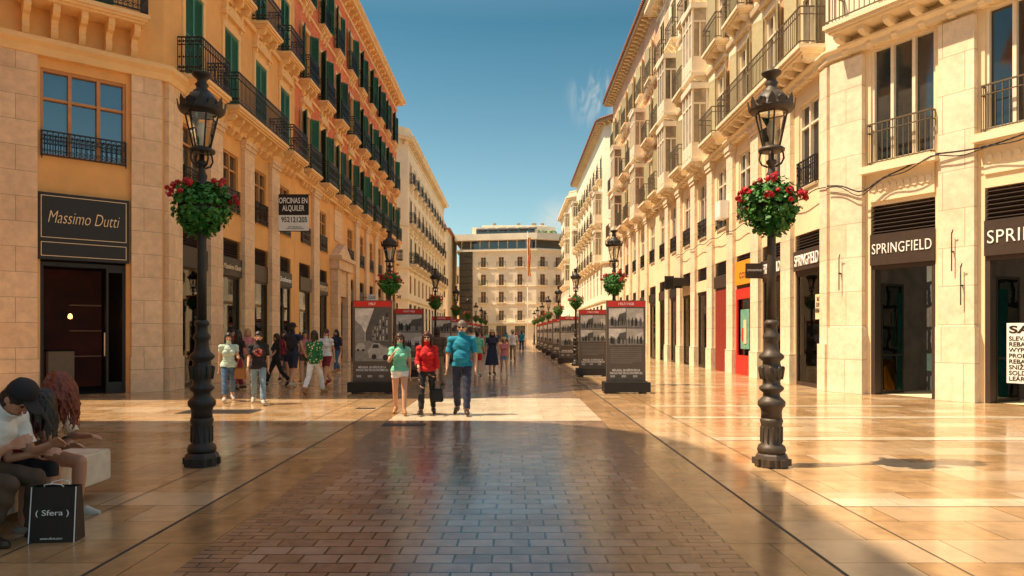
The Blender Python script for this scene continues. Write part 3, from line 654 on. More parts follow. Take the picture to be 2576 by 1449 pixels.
# ---- R3
p=[(30,99),(9,99),(9,69.5),(11.6,66),(30,66)]
R3=Bld('apartment_building','pale building with chamfered corner, shallow balconies and overhanging eaves',(9,69.5),p,22.3,[(0,0)],['white'])
st4=dict(g=(1.7,4.4),mz=(1.2,5.4,7.4),mf='whitefr',wf='whitefr',gl='curt',tr='trimR',pw=None,orn=False,lv=[dict(z=9.0,w=1.15,h=2.6,sh='half',col='olive',bal=1.9,surr='none'),dict(z=13,w=1.1,h=2.4,sh='half',col='olive',bal=1.8,surr='plain'),dict(z=17,w=1.1,h=2.2,sh='half',col='green',bal=1.6,surr='plain',bd=.5)],mir=((0,1),(0,2),(8,0),(8,1)))
R3.street(1,[1.7+3.2*k for k in range(9)],st4); R3.street(2,[2.15],dict(st4,mir=((0,0),(0,1)))); R3.street(3,[2.0],dict(st4,mir=()))
R3.band('string_course',[(.003,8.4),(.2,8.4),(.25,8.6),(.003,8.6)],'trimR'); R3.band('string_course',[(.003,4.7),(.12,4.7),(.15,4.85),(.003,4.85)],'trimR')
eaves(R3,22.3,(1,2,3)); R3.finish((1,2,3))
p=[(30,124),(8.6,124),(8.6,104),(10,102.5),(30,102.5)]
R4=Bld('apartment_building','pale narrow building at the end of the street with glazed bays',(8.6,104),p,21.5,[(0,0)],['white'])
R4.street(1,[1.8+3.2*k for k in range(6)],dict(st4,mir=((5,0),(5,1),(5,2)))); topcorn(R4,21.4,'trimR',(1,)); R4.finish((1,))

# ---- building beside the camera (casts the big foreground shadow)
arc=[(-12.6+3*math.cos(t),8.1+3*math.sin(t)) for t in [rad(90*i/6) for i in range(7)]]
p=[(-30,-20),(XL,-20)]+arc+[(-30,11.1)]
L0=Bld('corner_building','ochre building with rounded corner shading the open square',(XL,8.1),p,21,[(0,0)],['yellow'])
L0.street(1,[2.2+3.1*k for k in range(8)],dict(stL,long=(),skipb=(),nop=(),kind={}))
L0.band('string_course',[(.003,8.5),(.2,8.5),(.3,8.7),(.003,8.76)],'trim'); topcorn(L0,20.9,'trim',(1,)); L0.finish((1,))

# ---- hotel at the end
p=[(-10.2,137.2),(4.6,134.4),(9.9,136.5),(30,136.5),(30,160),(-10.2,160)]
E=Bld('hotel_building','white hotel with small balconies, glass stair tower and ribbon windows',(0,136),p,17.7,[(0,0)],['white'])
rows=[(4.0,1.9),(7.4,2.1),(10.7,2.1),(14.2,1.9)]
def efac(i,cs):
    ops=[(c-.5,c+.5,z,z+h) for c in cs for z,h in rows]+[(c-1.0,c+1.0,0,3.0) for c in cs]
    Mx,L=E.wall(i,ops)
    for c in cs:
        for j,(z,h) in enumerate(rows):
            E.window(Mx@T(c,0,z),1.0,h,'wood','glass')
            q=E.part('balcony',m_balc(1.8,.45,'white',2),Mx@T(c,-.003,z-.02)); E.part('railing',m_rail(1.8,.45,False,1.0),Mx@T(c,-.003,z-.02),q)
        b=MB(); b.box(-1,1,.2,.25,0,3.0,0); b.box(-.04,.04,.14,.199,0,3.0,1); E.part('shop_front',b.mesh('arcade_glass',['glass','wood']),Mx@T(c,0,0))
    return Mx
ME=efac(0,[4.8,8.3,11.9]); efac(1,[1.3,4.5])
b=MB(); b.box(.1,2.7,-.25,-.003,2,17.2,0)
for i in range(12): b.box(.1,2.7,-.3,-.251,2.2+1.27*i,2.3+1.27*i,1)
E.part('stair_tower',b.mesh('glass_tower',['glass','iron']),ME)
for z in (3.4,17.2): E.band('cornice',[(.003,z),(.5,z),(.5,z+.3),(.003,z+.3)],'white')
for z in (7.0,10.4,13.8): E.band('string_course',[(.003,z),(.1,z),(.1,z+.15),(.003,z+.15)],'trimR',p[:3])
b=MB(); q3=[(-10.0,137.9),(4.6,135.2),(9.6,137.2),(9.6,150),(-10,150)]
def slab(pts,z0,z1,m):
    n=len(pts); b.add([(x,y,z0) for x,y in pts]+[(x,y,z1) for x,y in pts],[tuple(range(n))[::-1],tuple(range(n,2*n))]+[(i,(i+1)%n,n+(i+1)%n,n+i) for i in range(n)],m)
slab(q3,17.71,19.3,0); slab([(-11,136.6),(4.7,133.6),(10.6,135.9),(10.6,150),(-11,150)],19.31,20.5,1)
slab([(-7.8,139.5),(4.4,137.2),(8.5,138.9),(8.5,150),(-7.8,150)],20.51,22.3,1)
slab([(-7.0,139.2),(4.4,137.08),(4.4,137.18),(-7.0,139.3)],20.9,21.9,0)
slab([(-6,142),(7,142),(7,150),(-6,150)],22.31,23.1,1)
for i in range(9): x=-9.8+1.78*i; y=137.8-(x+10)*.185; b.box(x,x+.15,y-.05,y+.1,17.71,19.3,1)
for i,(x,w_) in enumerate(((-3.8,.6),(1,.7),(4,.9),(5.8,.7))): b.box(x,x+w_,143+i*.01,144,23.1,23.7,2)
E.part('attic',b.fix('attic',['glass','white','eave']),Matrix())
for i in range(6): 
    b=MB(); bx=-6.8+i*2.0; yy=139.1-(bx+7.8)*.19; b.prism([(yy,22.0),(yy-.8,21.6),(yy-.8,21.55),(yy+.0,21.9)],bx,bx+1.6); E.part('awning',b.fix('awning',['brown']),Matrix())
for i,(x0,x1) in enumerate(((5.0,6.8),(7.2,8.6))):
    b=MB()
    for k in range(60):
        x=R.uniform(x0,x1); z=20.55+R.uniform(0,.7); s=.12; n=Vector((R.gauss(0,1),R.gauss(0,1),R.gauss(0,1))).normalized(); a=n.orthogonal(); c=n.cross(a); pp=Vector((x,136.9+R.uniform(-.3,.3),z)); b.add([pp+a*s,pp+c*s,pp-a*s,pp-c*s],[(0,1,2,3)])
    place('potted_shrub',b.mesh('shrub',['leaf']),None,Matrix(),'low green planter shrub on white roof terrace','shrub','terrace planter shrubs')
b=MB(); b.tube((2.9,132.6,10),(2.9,132.6,20.5),.05)
fp=place('flagpole',b.mesh('flagpole',['paper']),None,Matrix(),'tall white pole with hanging red and yellow flag','flagpole')
b=MB(); b.tube((2.9,132.6,0),(2.9,132.6,10.1),.07); place('pole_base',b.mesh('pole_base',['paper']),fp,Matrix())
b=MB()
for j,(x0,x1,m) in enumerate(((0,.25,0),(.25,.65,1),(.65,.9,0))):
    for k in range(10):
        z0=19.4-k*.72; f=lambda z,x:(2.95+x*.55+.06*math.sin(z*1.7),132.6+.15*math.sin(x*9+z),z)
        b.quad(f(z0-.72,x0),f(z0-.72,x1),f(z0,x1),f(z0,x0),m)
place('flag',b.mesh('flag',['red',mk('yellow_cloth',(.85,.5,.02),.7)]),fp,Matrix())
E.finish((0,1))
p=[(-32,128),(-11.6,128),(-11.6,150),(-32,150)]
E2=Bld('apartment_building','orange plastered block behind the street with terracotta roof',(-12,128),p,20.5,[(0,0)],['cream'])
cs=[2.5+3.4*k for k in range(6)]
ops=[(c-.5,c+.5,z,z+1.9) for c in cs for z in (4,8,12,16)]; Mx,L=E2.wall(0,ops)
for c in cs:
    for z in (4,8,12,16): E2.window(Mx@T(c,0,z),1.0,1.9,'wood','glass')
E2.band('cornice',[(.003,20.2),(.5,20.2),(.5,20.5),(.003,20.5)],'terra'); E2.finish((0,))
b=MB(); b.add([(-26,130,20.51),(-11.9,130,20.51),(-11.9,140,20.51),(-26,140,20.51),(-22,135,24),(-13,135,23.2)],[(0,1,5,4),(1,2,5),(2,3,4,5),(3,0,4)]); E2.part('pitched_roof',b.fix('pitched_roof',['terra']),Matrix())
p=[(-60,165),(60,165),(60,180),(-60,180)]
E3=Bld('distant_building','plain cream block closing the view beyond the square',(0,165),p,17,[(0,0)],['cream']); 
cs=[3+4*k for k in range(29)]; ops=[(c-.6,c+.6,z,z+2) for c in cs for z in (9,13)]; Mx,L=E3.wall(0,ops)
b=MB()
for c in cs:
    for z in (9,13): b.box(c-.6,c+.6,.2,.25,z,z+2)
E3.part('window',b.mesh('window_row',['glass']),Mx).__setitem__('kind','stuff'); E3.finish((0,))

# ------------------------------------------------------------ ground
def sheet(name,x0,x1,y0,y1,z,mat,label=None):
    b=MB(); b.quad((x0,y0,z),(x1,y0,z),(x1,y1,z),(x0,y1,z)); me=b.mesh(name,[mat]); return place(name,me,None,None,label or name,'ground',None,'structure')
M['tile']=mk('beige_marble_paving',(.6,.385,.2),.16,.3,3.5,ior=1.6,brick=dict(w=1.1,h=.55,m=.006,mc=(.22,.13,.065),c2=(.48,.28,.125),c3=(.76,.6,.41)),bump=.12,stain=.25,rvar=.09,bdist=.004)
M['cobble']=mk('stone_setts',(.33,.215,.155),.18,.3,5,ior=1.8,brick=dict(w=.27,h=.19,m=.009,mc=(.03,.02,.014),c2=(.23,.14,.095),c3=(.42,.32,.25),wob=.012),bump=.6,stain=.25,rvar=.1,bdist=.006)
M['edge']=mk('border_setts',(.32,.19,.12),.2,.3,5,ior=1.7,brick=dict(w=.27,h=.095,m=.007,mc=(.04,.026,.016),c2=(.23,.135,.08)),bump=.5,rvar=.08,bdist=.006)
M['band']=mk('ochre_marble_band',(.5,.3,.145),.17,.35,3.0,ior=1.6,brick=dict(w=.65,h=.9,m=.006,mc=(.1,.06,.03),c2=(.38,.215,.095)),bump=.15,stain=.25,rvar=.09,bdist=.004)
M['wband']=mk('white_marble_band',(.76,.63,.45),.16,.2,3,ior=1.6,brick=dict(w=1.2,h=.6,m=.004,mc=(.38,.26,.15),c2=(.65,.51,.34)),bump=.1,rvar=.06,bdist=.004)
M['slot']=mk('slot_drain',(.03,.022,.018),.6,.3,20)
M['far']=mk('distant_ground',(.4,.28,.17),.6,.2,.2)
sheet('ground',-600,600,-600,900,-.02,'far','warm stone paved ground reaching the horizon')
sheet('pavement',-34,34,-30,165,0,'tile','polished beige marble paving slabs')
CX=-.31
for ya,yb in ((-10,12.95),(17.4,133)):
    sheet('road',CX-1.6,CX+1.6,ya,yb,.004,'cobble','glossy grey brown stone setts down the street centre')
    sheet('road_border',CX-1.95,CX-1.6,ya,yb,.004,'edge'); sheet('road_border',CX+1.6,CX+1.95,ya,yb,.004,'edge')
sheet('road',CX-1.95,CX+1.95,12.95,17.4,.004,'wband','pale marble crossing band between the setts')
sheet('paving_band',CX-2.5,CX-1.95,-10,133,.004,'band'); sheet('paving_band',CX+1.95,CX+2.5,-10,133,.004,'band')
sheet('gutter',CX-2.53,CX-2.5,-10,133,.005,'slot'); sheet('gutter',CX+2.5,CX+2.53,-10,133,.005,'slot')
sheet('gutter',CX-3.35,CX-3.34,-10,133,.005,'slot'); sheet('gutter',CX+3.34,CX+3.35,-10,133,.005,'slot')
for y in (6.55,10.6,13.3,15.4,22,28.4,34.8): sheet('paving_band',CX+3.36,8.5 if y>15 else 14,y,y+.3,.004,'wband')
for y in (22,28.4,34.8): sheet('paving_band',-9.2,CX-3.36,y,y+.3,.004,'wband')
b=MB()
for i in range(10): 
    for j in range(4): b.box(-6.6+.13*i,-6.52+.13*i,14.2+.13*j,14.28+.13*j,.0061,.012)
b.box(-6.7,-5.2,14.1,14.85,.001,.006)
place('drain_cover',b.mesh('drain_cover',['slot']),None,None,'perforated iron drain cover set in marble paving','drain cover')
for (x,y,s) in ((-2.25,12.2,.75),(1.8,21.5,.5),(-3.3,15.0,.4)):
    b=MB(); b.box(x,x+s,y,y+s*.45,.003,.008); 
    for i in range(6): b.box(x+.02+i*s/6,x+.06+i*s/6,y+.03,y+s*.42,.0081,.012)
    place('drain_cover',b.mesh('drain_cover',['slot']),None,None,'small iron grating flush with the paving','drain cover')

# ------------------------------------------------------------ street lamps
def lamp_meshes(mat):
    b=MB(); b.lathe([(.2,0),(.2,.1),(.185,.14),(.165,.16)],8,rot=rad(22.5),smooth=False); b.lathe([(.155,.161),(.168,.2),(.152,.25),(.122,.27),(.122,.5),(.135,.55),(.122,.58)],20)
    for i in range(8): a=rad(45*i); b.box(.185*math.cos(a)-.03,.185*math.cos(a)+.03,.185*math.sin(a)-.03,.185*math.sin(a)+.03,.02,.1)
    b.lathe([(.122,.581),(.118,.66),(.132,.7),(.158,.73),(.16,.78),(.13,.81),(.1,.84),(.095,.88),(.14,.92),(.143,.95),(.105,.98),(.1,1.02),(.125,1.1),(.13,1.17),(.105,1.22),(.1,1.26),(.145,1.3),(.145,1.33),(.1,1.37),(.082,1.42),(.077,1.5),(.1,1.54),(.1,1.57),(.07,1.61),(.066,1.68),(.085,1.7),(.085,1.73),(.058,1.76)],20)
    for i in range(8): a=rad(45*i); b.caps((.12*math.cos(a),.12*math.sin(a),1.06),(.13*math.cos(a),.13*math.sin(a),1.18),.018,.026,6)
    for i in range(12): a=rad(30*i); b.caps((.122*math.cos(a),.122*math.sin(a),.3),(.122*math.cos(a),.122*math.sin(a),.47),.012,.012,5)
    base=b.fix('lamp_base',[mat])
    b=MB(); b.lathe([(.057,1.761),(.053,2.4),(.049,3.2),(.049,3.36),(.08,3.38),(.08,3.41),(.05,3.44),(.066,3.5),(.042,3.55),(.04,3.62),(.062,3.64),(.062,3.67),(.031,3.69),(.031,3.76)],14)
    col=b.fix('column',[mat])
    b=MB()
    for i in range(4):
        a=rad(90*i+45); pr=[(.05,3.6),(.11,3.63),(.14,3.69),(.13,3.76),(.1,3.8)]
        for q,w in zip(pr,pr[1:]): b.tube((q[0]*math.cos(a),q[0]*math.sin(a),q[1]),(w[0]*math.cos(a),w[0]*math.sin(a),w[1]),.012,n=6)
    b.lathe([(.09,3.775),(.15,3.78),(.155,3.81),(.11,3.84),(.06,3.845)],16)
    n=6
    for i in range(n):
        a=2*math.pi*i/n; b.tube((.1*math.cos(a),.1*math.sin(a),3.84),(.19*math.cos(a),.19*math.sin(a),4.24),.011,n=5)
        a2=2*math.pi*(i+1)/n; b.tube((.19*math.cos(a),.19*math.sin(a),4.24),(.19*math.cos(a2),.19*math.sin(a2),4.24),.013,n=5)
    b.lathe([(.19,4.24),(.24,4.255),(.262,4.28),(.262,4.31),(.22,4.33),(.2,4.34),(.2,4.37),(.175,4.43),(.13,4.485),(.1,4.5),(.1,4.52),(.07,4.54),(.062,4.57),(.08,4.6),(.055,4.63),(.055,4.66),(.1,4.7),(.115,4.715),(.115,4.735),(.085,4.75),(.02,4.755)],18)
    for i in range(14):
        a=2*math.pi*i/14; c,s=math.cos(a),math.sin(a)
        b.add([(.262*c-.05*s,.262*s+.05*c,4.3),(.262*c+.05*s,.262*s-.05*c,4.3),(.275*c+.035*s,.275*s-.035*c,4.37),(.285*c,.285*s,4.43 if i%2 else 4.39),(.275*c-.035*s,.275*s+.035*c,4.37)],[(0,1,2,3,4)])
        b.ell((.2*c,.2*s,4.38),(.02,.02,.03),n=6)
    lan=b.fix('lantern_frame',[mat])
    b=MB(); b.lathe([(.09,3.85),(.18,4.235)],6,smooth=False); gl=b.fix('lamp_glass',['lampglass'])
    b=MB(); b.lathe([(.03,3.85),(.03,3.95),(.05,4.0),(.055,4.08),(.03,4.14),(.01,4.15)],10); bu=b.fix('bulb',['paper'])
    return base,col,lan,gl,bu
LMD=lamp_meshes('lampiron'); LMR=lamp_meshes('lampironR')
def basket_meshes(seed):
    r=random.Random(seed); b=MB()
    for i in range(2500):
        th=r.uniform(0,2*math.pi); z=r.uniform(-1,1); rr=math.sqrt(max(0,1-z*z)); k=r.uniform(.6,1.08)*(1+.1*math.sin(th*3+seed)+.1*math.sin(th*7+z*3))
        R0=.31*(1-.2*max(0,-z))
        p=Vector((R0*k*rr*math.cos(th),R0*k*rr*math.sin(th),z*.28*k+(-.05 if z<0 else 0)))
        s=r.uniform(.018,.038); n=(p+Vector((r.uniform(-.25,.25),r.uniform(-.25,.25),r.uniform(-.1,.4)))).normalized()
        a=n.orthogonal().normalized(); a=(Matrix.Rotation(r.uniform(0,6.28),3,n)@a); c=n.cross(a)
        vs=[p+a*s*math.cos(t)+c*s*math.sin(t)*.85+n*(.25*s*(math.cos(2*t))) for t in [rad(60*q) for q in range(6)]]
        b.add(vs,[(0,1,2,3,4,5)])
    for i in range(30):
        th=r.uniform(0,6.28); rq=r.uniform(.1,.26); x,y=rq*math.cos(th),rq*math.sin(th); L=r.uniform(.08,.22)
        for q in range(8):
            zz=-.18-L*q/8*1.1; p=Vector((x*(1-.04*q)+r.uniform(-.02,.02),y*(1-.04*q)+r.uniform(-.02,.02),zz)); n=Vector((x,y,.2)).normalized(); a=n.orthogonal(); c=n.cross(a); s=.027
            b.add([p+a*s*math.cos(t)+c*s*math.sin(t) for t in [rad(72*w) for w in range(5)]],[(0,1,2,3,4)])
    fo=b.mesh('foliage',['leaf'])
    b=MB()
    for i in range(34):
        th=r.uniform(0,2*math.pi); z=r.choice((r.uniform(.1,1),r.uniform(-.25,.9),r.uniform(.0,.6))); rr=math.sqrt(1-min(1,z*z)); k=r.uniform(.98,1.28)
        c0_=Vector((.33*k*rr*math.cos(th),.33*k*rr*math.sin(th),.28*k*z+.03)); R1_=r.uniform(.025,.055)
        b.tube(c0_*.7,c0_,.004,n=4,m=1)
        for q in range(34):
            n=Vector((r.gauss(0,1),r.gauss(0,1),r.gauss(0,1)+.3)).normalized(); p=c0_+n*R1_*r.uniform(.6,1); a=n.orthogonal().normalized(); a=Matrix.Rotation(r.uniform(0,6),3,n)@a; c=n.cross(a); s=r.uniform(.013,.021)
            b.add([p+a*s,p+c*s,p-a*s,p-c*s],[(0,1,2,3)])
    fl=b.mesh('blossoms',['petal','leaf'])
    b=MB(); b.lathe([(.06,-.25),(.16,-.22),(.2,-.1),(.23,.02),(.21,.02),(.18,-.08),(.1,-.16)],14); bo=b.fix('bowl',['brown'])
    return fo,fl,bo
BK=[basket_meshes(3),basket_meshes(11)]
def street_lamp(x,y,i):
    LM=LMR if x>0 and y<12 else LMD
    W=T(x,y,0)@RZ(R.uniform(0,.4)); l='tall ornate cast iron lamp with glass lantern and flower basket'
    e=place('street_lamp',None,None,W,l,'street lamp','street lamps along the street')
    if y<60:
        place('base',LM[0],e,W); place('column',LM[1],e,W); q=place('lantern',LM[2],e,W); place('lamp_glass',LM[3],q,W); place('bulb',LM[4],q,W)
    else:
        place('base',LM[0],e,W); place('column',LM[1],e,W); place('lantern',LM[2],e,W)
    W2=T(x,y,3.14)@RZ(R.uniform(0,6.2)); f,g,h=BK[i%2]
    e=place('flower_basket',None,None,W2,'round basket of red geraniums hung around lamp column','flower basket','flower baskets on the lamps')
    place('foliage',f,e,W2); place('blossoms',g,e,W2); place('bowl',h,e,W2)
for i,y in enumerate((8.6,21.8,34.8,47.8,60.8,73.8,86.8,99.8)):
    street_lamp(-3.75,y,i); street_lamp(3.12,y-.05,i+1)

# ------------------------------------------------------------ exhibition panels
def panel(x,y,kind,yaw=0,far=False):
    W=T(x,y,0)@RZ(yaw); lab={'A':'brown exhibition panel with black and white street photograph and red header','B':'brown exhibition panel with four black and white photographs','C':'brown exhibition panel with red header and two grey photographs'}[kind]
    b=MB(); b.box(-.61,.61,-.3,.3,.04,.3)
    for sx in (-.5,.38): b.box(sx,sx+.12,-.28,.28,0,.039)
    e=place('exhibition_panel',None,None,W,lab,'exhibition panel','exhibition panels along the street')
    place('base',b.mesh('panel_base',['black']),e,W)
    b=MB(); b.box(-.52,.52,-.06,.06,.301,2.47)
    pb=place('board',b.mesh('board',['poster']),e,W)
    b=MB(); b.box(-.5,.5,-.064,-.0602,2.3,2.45); place('header',b.mesh('header',['red']),pb,W)
    place('lettering',text('1967' if kind=='A' else '1967/1968',.1,'letter',.001,h=.07),pb,W@T(0,-.067,2.375))
    place('lettering',text('MÁLAGA, 50 AÑOS DE LA\nFACULTAD DE ECONÓMICAS',.075,'letter',.001,w=.86,h=.15,off=.001),pb,W@T(0,-.064,.66 if kind!='B' else .58))
    b=MB(); y0=-.0645
    def Q(pts,m,k=0): b.add([(px,y0-.0006*k,pz) for px,pz in pts],[tuple(range(len(pts)))],m)
    if kind=='A':
        Q([(-.46,.85),(.46,.85),(.46,2.26),(-.46,2.26)],4)
        Q([(.46,2.26),(.05,2.26),(-.18,1.62),(-.18,1.35),(.46,1.2)],1,1); Q([(-.46,1.95),(-.3,1.8),(-.2,1.62),(-.2,1.38),(-.46,1.3)],2,1); Q([(-.46,.85),(.46,.85),(.46,1.22),(-.1,1.4),(-.46,1.32)],2,2)
        for i in range(6):
            for j in range(4):
                xx=.4-.1*i*(1-.05*i); s=.028*(1-.1*i); zz=1.42+.2*j*(1-.13*i)
                Q([(xx-s,zz),(xx+s*.6,zz),(xx+s*.6,zz+.12*(1-.12*i)),(xx-s,zz+.12*(1-.12*i))],(3 if (i+j)%3 else 0),3)
                Q([(xx-s*1.5,zz-.03),(xx+s*1.2,zz-.035),(xx+s*1.2,zz-.01),(xx-s*1.5,zz-.005)],2,3.5)
        Q([(-.08,.95),(.46,.9),(.46,1.18),(.3,1.22),(.2,1.33),(.02,1.33),(-.06,1.2),(-.12,1.12)],3,4); Q([(.0,1.2),(.18,1.2),(.16,1.3),(.03,1.3)],0,5); Q([(-.44,1.15),(-.2,1.15),(-.18,1.25),(-.25,1.33),(-.38,1.33),(-.44,1.25)],3,4)
        for cx_,cz_,rr in ((.05,.97,.07),(.36,.95,.08),(-.38,1.15,.035),(-.24,1.15,.035)): Q([(cx_+rr*math.cos(rad(36*k)),cz_+rr*math.sin(rad(36*k))) for k in range(10)],0,6)
    else:
        if kind=='B': cells=[(-.46,-.01,1.75,2.26),(.01,.46,1.75,2.26),(-.46,-.01,1.28,1.72),(.01,.46,1.28,1.72)]
        else: cells=[(-.46,.46,1.65,2.26),(-.46,.46,.95,1.62)]
        r=random.Random(int(y*10))
        for ci,(xa,xb,za,zb) in enumerate(cells):
            Q([(xa,za),(xb,za),(xb,zb),(xa,zb)],3 if ci%2 else 4); w=xb-xa;h=zb-za
            Q([(xa,za),(xb,za),(xb,za+h*.3),(xa,za+h*.42)],2,1)
            Q([(xa+w*.5,za+h*.35),(xb,za+h*.3),(xb,za+h*.8),(xa+w*.62,za+h*.7)],1 if ci%2==0 else 4,2)
            for i in range(11):
                px=xa+w*r.uniform(.08,.92); hh=h*r.uniform(.35,.5); ww=w*.035; zz=za+h*r.uniform(.03,.12)
                Q([(px-ww,zz),(px+ww,zz),(px+ww*1.2,zz+hh*.7),(px+ww*.5,zz+hh*.8),(px+ww*.5,zz+hh),(px-ww*.5,zz+hh),(px-ww*.5,zz+hh*.8),(px-ww*1.2,zz+hh*.7)],0 if i%3 else 1,3+i*.3)
        if kind=='B':
            for i in range(9): Q([(-.42,1.2-.05*i),(.42-(0.25 if i==8 else 0),1.2-.05*i),(.42-(0.25 if i==8 else 0),1.212-.05*i),(-.42,1.212-.05*i)],2,1)
    for i in range(3): Q([(-.42+i*.3,.42),(-.3+i*.3,.42),(-.3+i*.3,.48),(-.42+i*.3,.48)],3,1)
    place('photograph',b.mesh('printed_photograph',['g0','g1','g2','g3','g4']),pb,W)
panel(-3.72,19.0,'A',-.04); panel(3.04,19.0,'B',.0)
for i,y in enumerate((26.4,37.2,44,50.5,57.5,65,72)):
    panel(-3.68,y-(.9 if i==0 else 0),'C',-.03); panel(3.0,y,'C' if i else 'B',.03)

# ------------------------------------------------------------ bench, bag
be=place('bench',None,None,T(-4.4,6,0),'thick white marble slab bench on low stone supports','bench')
b=MB(); b.box(-4.85,-4.0,4.7,7.1,.15,.45,0); me=b.mesh('seat',['marble']); bb=bmesh.new(); bb.from_mesh(me); bmesh.ops.bevel(bb,geom=bb.edges[:],offset=.015,segments=2,affect='EDGES'); bb.to_mesh(me); bb.free()
place('seat',me,be,Matrix())
for y in (5.0,6.4):
    b=MB(); b.box(-4.7,-4.15,y,y+.4,0,.149); place('support',b.mesh('support',['plinth']),be,Matrix())
W=T(-3.52,5.5,0)@RZ(.1)
bh=.42; b=MB(); b.add([(-.17,-.08,0),(.17,-.08,0),(.17,.08,0),(-.17,.08,0),(-.166,-.04,bh),(.166,-.04,bh),(.166,.04,bh),(-.166,.04,bh)],[(0,3,2,1),(0,1,5,4),(1,2,6,5),(2,3,7,6),(3,0,4,7)],0)
bag=place('shopping_bag',b.mesh('shopping_bag',['black']),None,W,'black paper shopping bag standing on the paving','shopping bag')
b=MB()
for s in (-1,1):
    pl=[(-.07,bh,.04),(-.06,bh+.02,.06),(0,bh+.03,.075),(.06,bh+.02,.06),(.07,bh,.04)]
    for q,w in zip(pl,pl[1:]): b.tube((q[0],q[2]*s,q[1]),(w[0],w[2]*s,w[1]),.004,n=5)
place('handle',b.mesh('bag_handle',['letter']),bag,W)
b=MB(); 
for s in (-1,1): b.add([(s*.168,-.082,.0),(s*.16,-.0821,.0),(s*.157,-.042,bh),(s*.165,-.0419,bh)],[(0,1,2,3)])
place('trim',b.mesh('bag_edge',['letter']),bag,W)
RB=RX(-rad(5.5))
place('lettering',text('( Sfera )',.09,'letter',.001,w=.24,h=.055),bag,W@T(0,-.067,.22)@RB); place('lettering',text('www.sfera.com',.03,'letter',.001,w=.16),bag,W@T(0,-.083,.035)@RB)

# ------------------------------------------------------------ people
def remesh(mb,vox,mat,disp=0,sm=4,name='body'):
    me=mb.mesh('t',[mat]); o=bpy.data.objects.new('t',me); COL.objects.link(o)
    m=o.modifiers.new('r','REMESH'); m.mode='VOXEL'; m.voxel_size=vox; m.use_smooth_shade=True
    if sm: s=o.modifiers.new('s','SMOOTH'); s.iterations=sm; s.factor=.5
    bpy.context.view_layer.update(); dg=bpy.context.evaluated_depsgraph_get(); out=bpy.data.meshes.new_from_object(o.evaluated_get(dg)); bpy.data.objects.remove(o)
    out.name=name; out.materials.clear(); out.materials.append(M[mat] if isinstance(mat,str) else mat)
    if disp:
        n=len(out.vertices); co=np.empty(n*3); out.vertices.foreach_get('co',co); co=co.reshape(-1,3)
        k=np.sin(co[:,0]*260+co[:,1]*190)*.5+np.sin(co[:,2]*60+co[:,0]*140)*.5; c=co.mean(0); d=co-c; d/=np.linalg.norm(d,axis=1)[:,None]+1e-6
        out.vertices.foreach_set('co',(co+d*(k*disp)[:,None]).ravel())
    return out
def segd(P,a,b):
    a=np.array(a);b=np.array(b);d=b-a;t=np.clip(((P-a)@d)/(d@d+1e-9),0,1); return np.linalg.norm(P-(a+t[:,None]*d),axis=1),t
SK={}
SK['fair']=mk('fair_skin',(.66,.35,.22),.5,.12,6); SK['tan']=mk('tan_skin',(.56,.27,.16),.5,.12,6); SK['mann']=mk('mannequin_white',(.75,.72,.66),.4,.03,selfemit=.25)  # mannequin surface glows as if under window lighting
CLM={}
def cloth(name,c,**k):
    if name not in CLM: CLM[name]=mk(name,c,k.pop('rough',.85),k.pop('var',.2),k.pop('ns',10),bump=.3,**k)
    return CLM[name]
hair_c={'dark':mk('dark_hair',(.02,.012,.009),.45,.4,40),'brown':mk('brown_hair',(.07,.027,.012),.45,.4,40),'red':mk('auburn_hair',(.24,.04,.013),.5,.5,40),'auburn':mk('dark_auburn_hair',(.1,.02,.01),.45,.5,40),'grey':mk('grey_hair',(.2,.16,.13),.5,.3,40),'blond':mk('blond_hair',(.5,.3,.12),.5,.3,40)}
